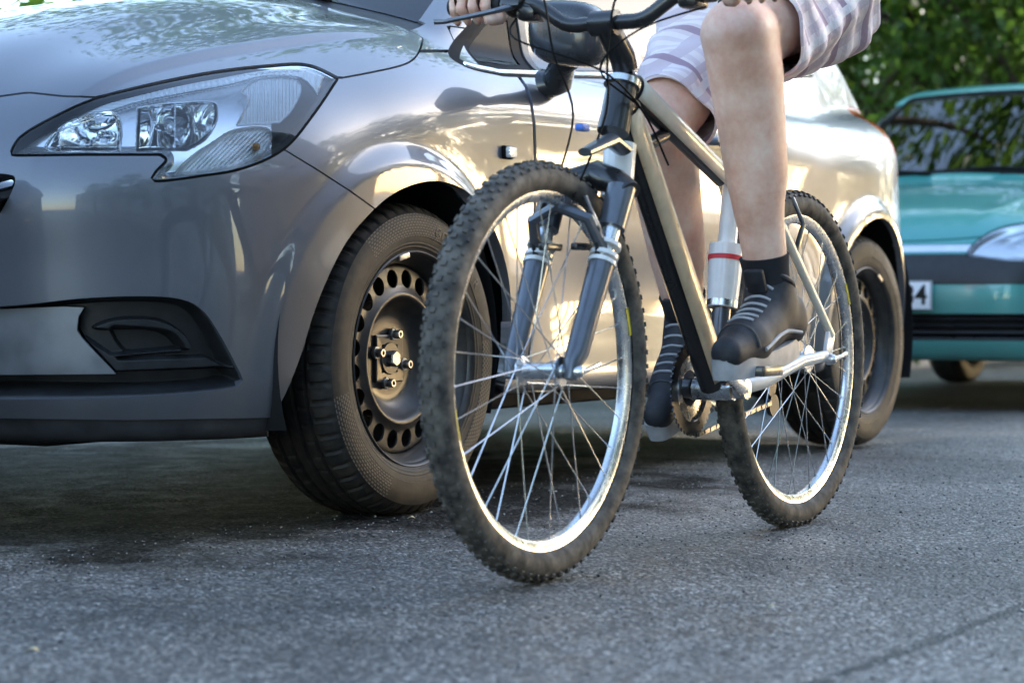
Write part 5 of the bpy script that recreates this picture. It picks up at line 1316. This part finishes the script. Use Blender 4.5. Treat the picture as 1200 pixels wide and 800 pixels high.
# loose grit
ico = [Vector(v) for v in ((0, 0, 1), (.9, 0, .3), (.28, .85, .3), (-.73, .53, .3), (-.73, -.53, .3), (.28, -.85, .3), (0, 0, -.4))]
mb = MB()
for i in range(9000):
    X, Y = NPR.uniform(-3.0, 3.0), NPR.uniform(-2.6, .2); r_ = NPR.uniform(.0014, .0034) * (1.7 if NPR.random() < .06 else 1); a = NPR.uniform(0, 6.28)
    R = Matrix.Rotation(a, 3, 'Z'); zz = float(ghm(np.array(X), np.array(Y)) * sstep(-Y, -.6, -.1) * sstep(Y, -3.2, -2.8)) - .002
    mb.add([R @ Vector((v.x * r_, v.y * r_ * .8, v.z * r_ * .7)) + Vector((X, Y, zz + r_ * .2)) for v in ico], [(0, 1, 2), (0, 2, 3), (0, 3, 4), (0, 4, 5), (0, 5, 1), (6, 2, 1), (6, 3, 2), (6, 4, 3), (6, 5, 4), (6, 1, 5)])
M['grit'] = mat('grit', (.2, .2, .2), .5); t = noise(M['grit'], 160, 1); n, l, b = nodes(M['grit']); l.new(ramp(M['grit'], t.outputs[0], [(.42, (.02, .02, .02)), (.5, (.16, .155, .145)), (.6, (.55, .53, .49))]).outputs[0], b.inputs['Base Color'])
tag(mb.build('grit', M['grit'], smooth=False), kind='stuff')
M['dryleaf'] = mat('dry_leaf', (.55, .48, .30), .6)
for (px, py, sz, lb) in ((38, 762, .009, 'tiny pale leaf scrap on the asphalt at the lower left corner'), (482, 607, .010, 'pale crumb of leaf on the asphalt under the grey car front tyre'), (905, 711, .008, 'small greenish leaf scrap on the asphalt right of the bicycle wheels')):
    p = P(px, py, Z=.0); mb = MB(); V = [(sz * math.cos(a) * (1.4 if i % 2 else 1), sz * .7 * math.sin(a), .002 + .0025 * math.sin(2 * a)) for i, a in enumerate(np.linspace(0, 6.28, 9)[:-1])] + [(0, 0, .0045)]
    mb.add([Vector(v) + p for v in V], [(i, (i + 1) % 8, 8) for i in range(8)]); o = mb.build('leaf', M['dryleaf']); tag(o, lb, 'leaf'); md = o.modifiers.new('t', 'SOLIDIFY'); md.thickness = .0006

# ------------------------------------------------------------------ vegetation
m = mat('leaf_green', (.045, .10, .020), .38, spec=.6); n, l, b = nodes(m); M['leaf'] = m
ri = n.new('ShaderNodeObjectInfo'); t = noise(m, .9, 3); t2 = noise(m, 9, 2)
c = ramp(m, t2.outputs[0], [(.3, (.018, .046, .008)), (.55, (.042, .092, .014)), (.75, (.085, .15, .022))]); l.new(mix(m, .5, c.outputs[0], ramp(m, t.outputs[0], [(.35, (.6, .7, .6)), (.65, (1.2, 1.15, .9))]).outputs[0], 'MULTIPLY'), b.inputs['Base Color'])
tr = n.new('ShaderNodeBsdfTranslucent'); tr.inputs[0].default_value = (.16, .30, .04, 1); mx = n.new('ShaderNodeMixShader'); mx.inputs[0].default_value = .38
out = n['Material Output']; l.new(b.outputs[0], mx.inputs[1]); l.new(tr.outputs[0], mx.inputs[2]); l.new(mx.outputs[0], out.inputs[0])
M['bark'] = mat('bark', (.075, .055, .040), .9); noisy(M['bark'], 12, .5); bump(M['bark'], noise(M['bark'], 30, 5).outputs[0], .8, .02)
def leaf_quads(cen, size, seed, droop=.6):
    """two-triangle-pair leaflets with a fold, one per centre"""
    rg = np.random.default_rng(seed); k = len(cen)
    ax = rg.normal(size=(k, 3)); ax[:, 2] -= droop; ax /= np.linalg.norm(ax, axis=1, keepdims=True)
    up = rg.normal(size=(k, 3)); up[:, 2] += 1.2; sd = np.cross(ax, up); sd /= np.linalg.norm(sd, axis=1, keepdims=True); nn = np.cross(sd, ax)
    s = size * rg.uniform(.6, 1.35, (k, 1))
    V = np.stack([cen, cen + ax * s * .5 + sd * s * .22 + nn * s * .05, cen + ax * s, cen + ax * s * .5 - sd * s * .22 + nn * s * .05], 1).reshape(-1, 3)
    F = np.arange(k * 4).reshape(-1, 4); F = np.concatenate([F[:, [0, 1, 2]], F[:, [0, 2, 3]]]); return V, F
def fast_mesh(name, V, F, mt):
    me = bpy.data.meshes.new(name); me.vertices.add(len(V)); me.vertices.foreach_set('co', V.ravel().astype(np.float32))
    k = F.shape[1]; me.loops.add(F.size); me.loops.foreach_set('vertex_index', F.ravel().astype(np.int32)); me.polygons.add(len(F)); me.polygons.foreach_set('loop_start', (np.arange(len(F)) * k).astype(np.int32))
    me.update(calc_edges=True); me.validate(); return me
def tree(base, height, rad, nclump, per, lsize, label, group, seed, crown_lo=.25, trunk_r=.16, cat='tree', name='tree'):
    rg = np.random.default_rng(seed); base = Vector(base); root = empty(name, base, label, cat, group)
    mb = MB(); top = base + Vector((rg.normal() * .3, rg.normal() * .3, height * .8))
    tp = [base + Vector((0, 0, -.1)), base.lerp(top, .3) + Vector((rg.normal() * .1, rg.normal() * .1, 0)), base.lerp(top, .65) + Vector((rg.normal() * .2, rg.normal() * .2, 0)), top]
    mb.tube(tp, [trunk_r * 1.25, trunk_r, trunk_r * .6, trunk_r * .2], 12)
    cc = []
    for i in range(nclump):
        u = rg.uniform(crown_lo, 1.0); th = rg.uniform(0, 2 * np.pi); rr = rad * (1 - max(0, (u - .55) / .5) ** 2 * .75) * rg.uniform(.35, 1.0) ** .7
        cc.append(np.array([base.x + rr * math.cos(th), base.y + rr * math.sin(th), base.z + height * u]))
    for i in range(min(14, nclump)):
        c = Vector(cc[i]); s_ = base.lerp(top, min(.9, max(.2, (c.z - base.z) / height * .7))); mid = s_.lerp(c, .5) + Vector((0, 0, .15)); mb.tube([s_, mid, c], [trunk_r * .35, trunk_r * .2, trunk_r * .06], 7)
    mb.build('trunk', M['bark'], root)
    cen = []
    for c in cc:
        k = int(per * rg.uniform(.6, 1.4)); q = rg.normal(size=(k, 3)); q /= np.linalg.norm(q, axis=1, keepdims=True); q *= rg.uniform(.2, 1, (k, 1)) ** .5
        sc = rad * rg.uniform(.22, .42); cen.append(c + q * np.array([sc, sc, sc * .55]) - np.array([0, 0, 1]) * (np.abs(q[:, :1]) * .2))
    V, F = leaf_quads(np.concatenate(cen), lsize, seed); link('crown', fast_mesh('crown', V, F, None), M['leaf'], root)
    return root
kinds = ['leafy tree behind the turquoise car, leftmost where light sparkles through', 'leafy tree behind the roof of the turquoise car', 'leafy tree at the right edge of the picture behind the turquoise car', 'dense tree further back behind the turquoise car']
for i, (dep_, px, hh, rr) in enumerate(((17.5, 955, 6.0, 2.9), (18.5, 1120, 6.5, 2.8), (17.0, 1225, 6.0, 2.6), (24.0, 1190, 7.0, 3.0))):
    v = ray_dir(px, HOR); p = CAMP + v * dep_
    tree((p[0], p[1], 0), hh, rr, 85 if i else 62, 330 if i else 300, .12, kinds[i], 'trees behind the parked cars', 40 + i, crown_lo=.12)
v = ray_dir(1005, HOR); p = CAMP + v * 29
tree((p[0], p[1], 0), 9, 4.2, 110, 330, .20, 'big dark tree furthest back, behind the grey car roof', None, 83, crown_lo=.1)
tree((9.6, 5.2, 0), 9.5, 4.4, 64, 170, .22, 'tall sparse tree on the grass above the turquoise car, mirrored in its windscreen', None, 77, crown_lo=.5, trunk_r=.18)
# clipped hedge band closing the view under the crowns
rg = np.random.default_rng(5); k = 15000
v = rg.uniform(0, 1, (k, 3)); a = CAMP + ray_dir(930, HOR) * 20; b_ = CAMP + ray_dir(1330, HOR) * 20; fw = np.array([DEP[0], DEP[1], 0])
cen = a + (b_ - a) * v[:, :1] + fw * (v[:, 1:2] - .5) * 1.0; cen[:, 2] = v[:, 2] * (1.75 + .25 * np.sin(v[:, 0] * 23))
V, F = leaf_quads(cen, .13, 6); hr = empty('hedge', (float((a[0] + b_[0]) / 2), float((a[1] + b_[1]) / 2), 0), 'thick dark green hedge under the trees behind the turquoise car', 'hedge'); link('foliage', fast_mesh('foliage', V, F, None), M['leaf'], hr)
mb = MB()
for i in range(14):
    c = a + (b_ - a) * (i + .5) / 14; mb.tube([(c[0], c[1], -.05), (c[0] + .1, c[1], 1.5)], [.04, .015], 6)
mb.build('stem', M['bark'], hr)
# ------------------------------------------------------------------ the rest of the street (mirrored in paint and glass, shades the road)
mb = MB(); mb.box((250, 3.0 - .35, .0), (650, .075, .12), bev=.015); tag(mb.build('kerb', None or mat('kerb_stone', (.30, .29, .28), .8)), kind='structure')
mb = MB(); mb.add([(-400, 2.70, .115), (900, 2.70, .115), (900, 5.2, .12), (-400, 5.2, .12)], [(0, 1, 2, 3)]); m = mat('paving', (.26, .25, .235), .85); noisy(m, 1.5, .2); tag(mb.build('pavement', m), kind='structure')
mb = MB(); mb.add([(-400, 5.2, .11), (900, 5.2, .11), (900, 500, .11), (-400, 500, .11)], [(0, 1, 2, 3)]); m = mat('lawn_soil', (.05, .075, .03), .95); noisy(m, 1.2, .4); tag(mb.build('lawn', m), kind='structure')
mb = MB(); mb.box((250, -7.4, .0), (650, .075, .12), bev=.015); tag(mb.build('kerb', bpy.data.materials['kerb_stone']), kind='structure')
mb = MB(); mb.add([(-400, -500, .115), (900, -500, .115), (900, -7.45, .115), (-400, -7.45, .115)], [(0, 1, 2, 3)]); tag(mb.build('pavement', bpy.data.materials['paving']), kind='structure')
rg = np.random.default_rng(15); k = 26000; v = rg.uniform(0, 1, (k, 3)); cen = np.stack([-9 + 24 * v[:, 0], 2.46 + 1.0 * v[:, 1], .1 + v[:, 2] * (1.45 + .1 * np.sin(v[:, 0] * 60))], 1)  # hidden hedge added to block light coming under the car from the kerb
V, F = leaf_quads(cen, .10, 16); hr = empty('hedge', (3, 2.95, .1), 'hidden hedge added behind the parked cars to cut light under them', 'hedge'); link('foliage', fast_mesh('foliage', V, F, None), M['leaf'], hr)
mb = MB()
for i in range(30): mb.tube([(-8.6 + i * .8, 2.95, 0), (-8.5 + i * .8, 2.97, 1.3)], [.025, .01], 6)
mb.build('stem', M['bark'], hr)
protos = [tree((0, 0, 0), 8.2, 2.7, 62, 260, .17, 'x', 'street trees across the road', 90 + i, crown_lo=.24, trunk_r=.15) for i in range(2)]
spots = [(-13, -9.3), (-7.5, -9.6), (-1.5, -9.2), (4.2, -9.8), (9.2, -9.0), (13.6, -9.4), (18.2, -9.0), (22.8, -9.6), (28, -9.2), (34, -9.6), (41, -9.4), (50, -9.4)]
wh = ['far behind the photographer', 'behind the photographer', 'opposite the front of the grey hatchback', 'opposite the rear of the grey hatchback', 'opposite the turquoise car bonnet', 'opposite the turquoise car boot', 'fourth from the far end', 'before the gap', 'past the gap', 'third last in the row', 'second last in the row', 'last in the row down the street']
for i, (x, y) in enumerate(spots):
    p = protos[i % 2]
    if i >= 2:
        c = p.copy(); COL.objects.link(c)
        for ch in p.children:
            d = ch.copy(); COL.objects.link(d); d.parent = c; d.matrix_parent_inverse = ch.matrix_parent_inverse
        p = c
    p.location = (x, y, .1); p.rotation_euler = (0, 0, RNG.uniform(0, 6.28)); s_ = RNG.uniform(.85, 1.15); p.scale = (s_, s_, s_)
    p['label'] = 'street tree across the road, ' + wh[i]
far_end = [((57, -22), 2.1, 'leftmost'), ((60, -15), 2.2, 'second from the left'), ((61, -8.5), 2.0, 'third from the left'), ((60, -2.0), 2.1, 'rightmost')]  # unseen trees added to block horizon glare mirrored in the car's side
for i, ((x, y), s_, lb) in enumerate(far_end):
    p = protos[i % 2]; c = p.copy(); COL.objects.link(c)
    for ch in p.children:
        d = ch.copy(); COL.objects.link(d); d.parent = c; d.matrix_parent_inverse = ch.matrix_parent_inverse
    c.location = (x, y, .0); c.rotation_euler = (0, 0, i * 1.7); c.scale = (s_,) * 3; c['group'] = 'trees added against glare at the street end'; c['label'] = 'tree added against glare at the street end, ' + lb + ' of its group'
mw = [mat('plaster_grey', (.46, .46, .46), .9), mat('plaster_pale', (.62, .63, .65), .9), mat('brick_wall', (.33, .33, .33), .9)]
for q in mw: noisy(q, .8, .12)
mrf = mat('roof_tiles', (.10, .085, .08), .85); mwin = mat('window_glass', (.05, .06, .07), .08); mfr = mat('window_frame', (.75, .75, .73), .5)
def house(x0, x1, yf, dp, hh, mt, label, s=-1):
    root = empty('house', ((x0 + x1) / 2, yf, 0), label, 'house', None); mb = MB()
    yb = yf + s * dp; mb.box(((x0 + x1) / 2, (yf + yb) / 2, hh / 2), ((x1 - x0) / 2, dp / 2, hh / 2)); mb.build('wall', mt, root, smooth=False)
    mb = MB(); ym = (yf + yb) / 2; e = .5
    mb.add([(x0 - e, yf - s * e, hh), (x1 + e, yf - s * e, hh), (x1 + e, ym, hh + 3), (x0 - e, ym, hh + 3), (x0 - e, yb + s * e, hh), (x1 + e, yb + s * e, hh)], [(0, 1, 2, 3), (3, 2, 5, 4), (0, 3, 4), (1, 5, 2)]); mb.build('roof', mrf, root, smooth=False)
    nx = int((x1 - x0) / 3); 
    for k in range(int(hh // 3)):
        for i in range(nx):
            cx = x0 + (x1 - x0) * (i + .5) / nx; cz = 1.7 + k * 3
            mb = MB(); 
            for dx, dz, hx, hz in ((-.6, 0, .05, .75), (.6, 0, .05, .75), (0, .72, .65, .05), (0, -.78, .70, .05), (0, 0, .03, .72)): mb.box((cx + dx, yf - s * .02, cz + dz), (hx, .06, hz))
            w_ = mb.build('window', mfr, root, smooth=False); mb = MB(); mb.box((cx, yf - s * .006, cz), (.56, .01, .68)); mb.build('pane', mwin, w_, smooth=False)
house(-34, -18, -16, 9, 6.6, mw[0], 'grey plastered house across the road, far left of the row')
house(-14, 2, -17, 9, 6.6, mw[1], 'pale plastered house across the road behind the photographer')
house(6, 20, -19, 9, 6.6, mw[2], 'dark grey house across the road opposite the parked cars')
house(-46, -30, 12, 9, 6.6, mw[1], 'pale house on the parked cars side, ahead down the street', 1)
house(-26, -12, 11, 9, 6.6, mw[0], 'grey house on the parked cars side, ahead of the grey hatchback', 1)

# unseen car added ahead of the grey one to shade its bumper and underside
M['navy'] = paint('dark_blue_paint', (.02, .025, .04), .3, .08, .38)
c0 = TEAL.copy(); COL.objects.link(c0); c0.location = (TEAL.location.x - 10.0, TEAL.location.y + .05, 0); c0['label'] = 'unseen dark blue car added ahead of the grey hatchback to block light'
for ch in [c for c in TEAL.children if not c.name.startswith(('plate', 'number'))]:
    d = ch.copy(); COL.objects.link(d); d.parent = c0; d.matrix_parent_inverse = ch.matrix_parent_inverse
    if d.type == 'MESH' and d.data.materials and d.data.materials[0] == M['teal']:
        d.material_slots[0].link = 'OBJECT'; d.material_slots[0].material = M['navy']
    for g_ in ch.children:
        e_ = g_.copy(); COL.objects.link(e_); e_.parent = d; e_.matrix_parent_inverse = g_.matrix_parent_inverse
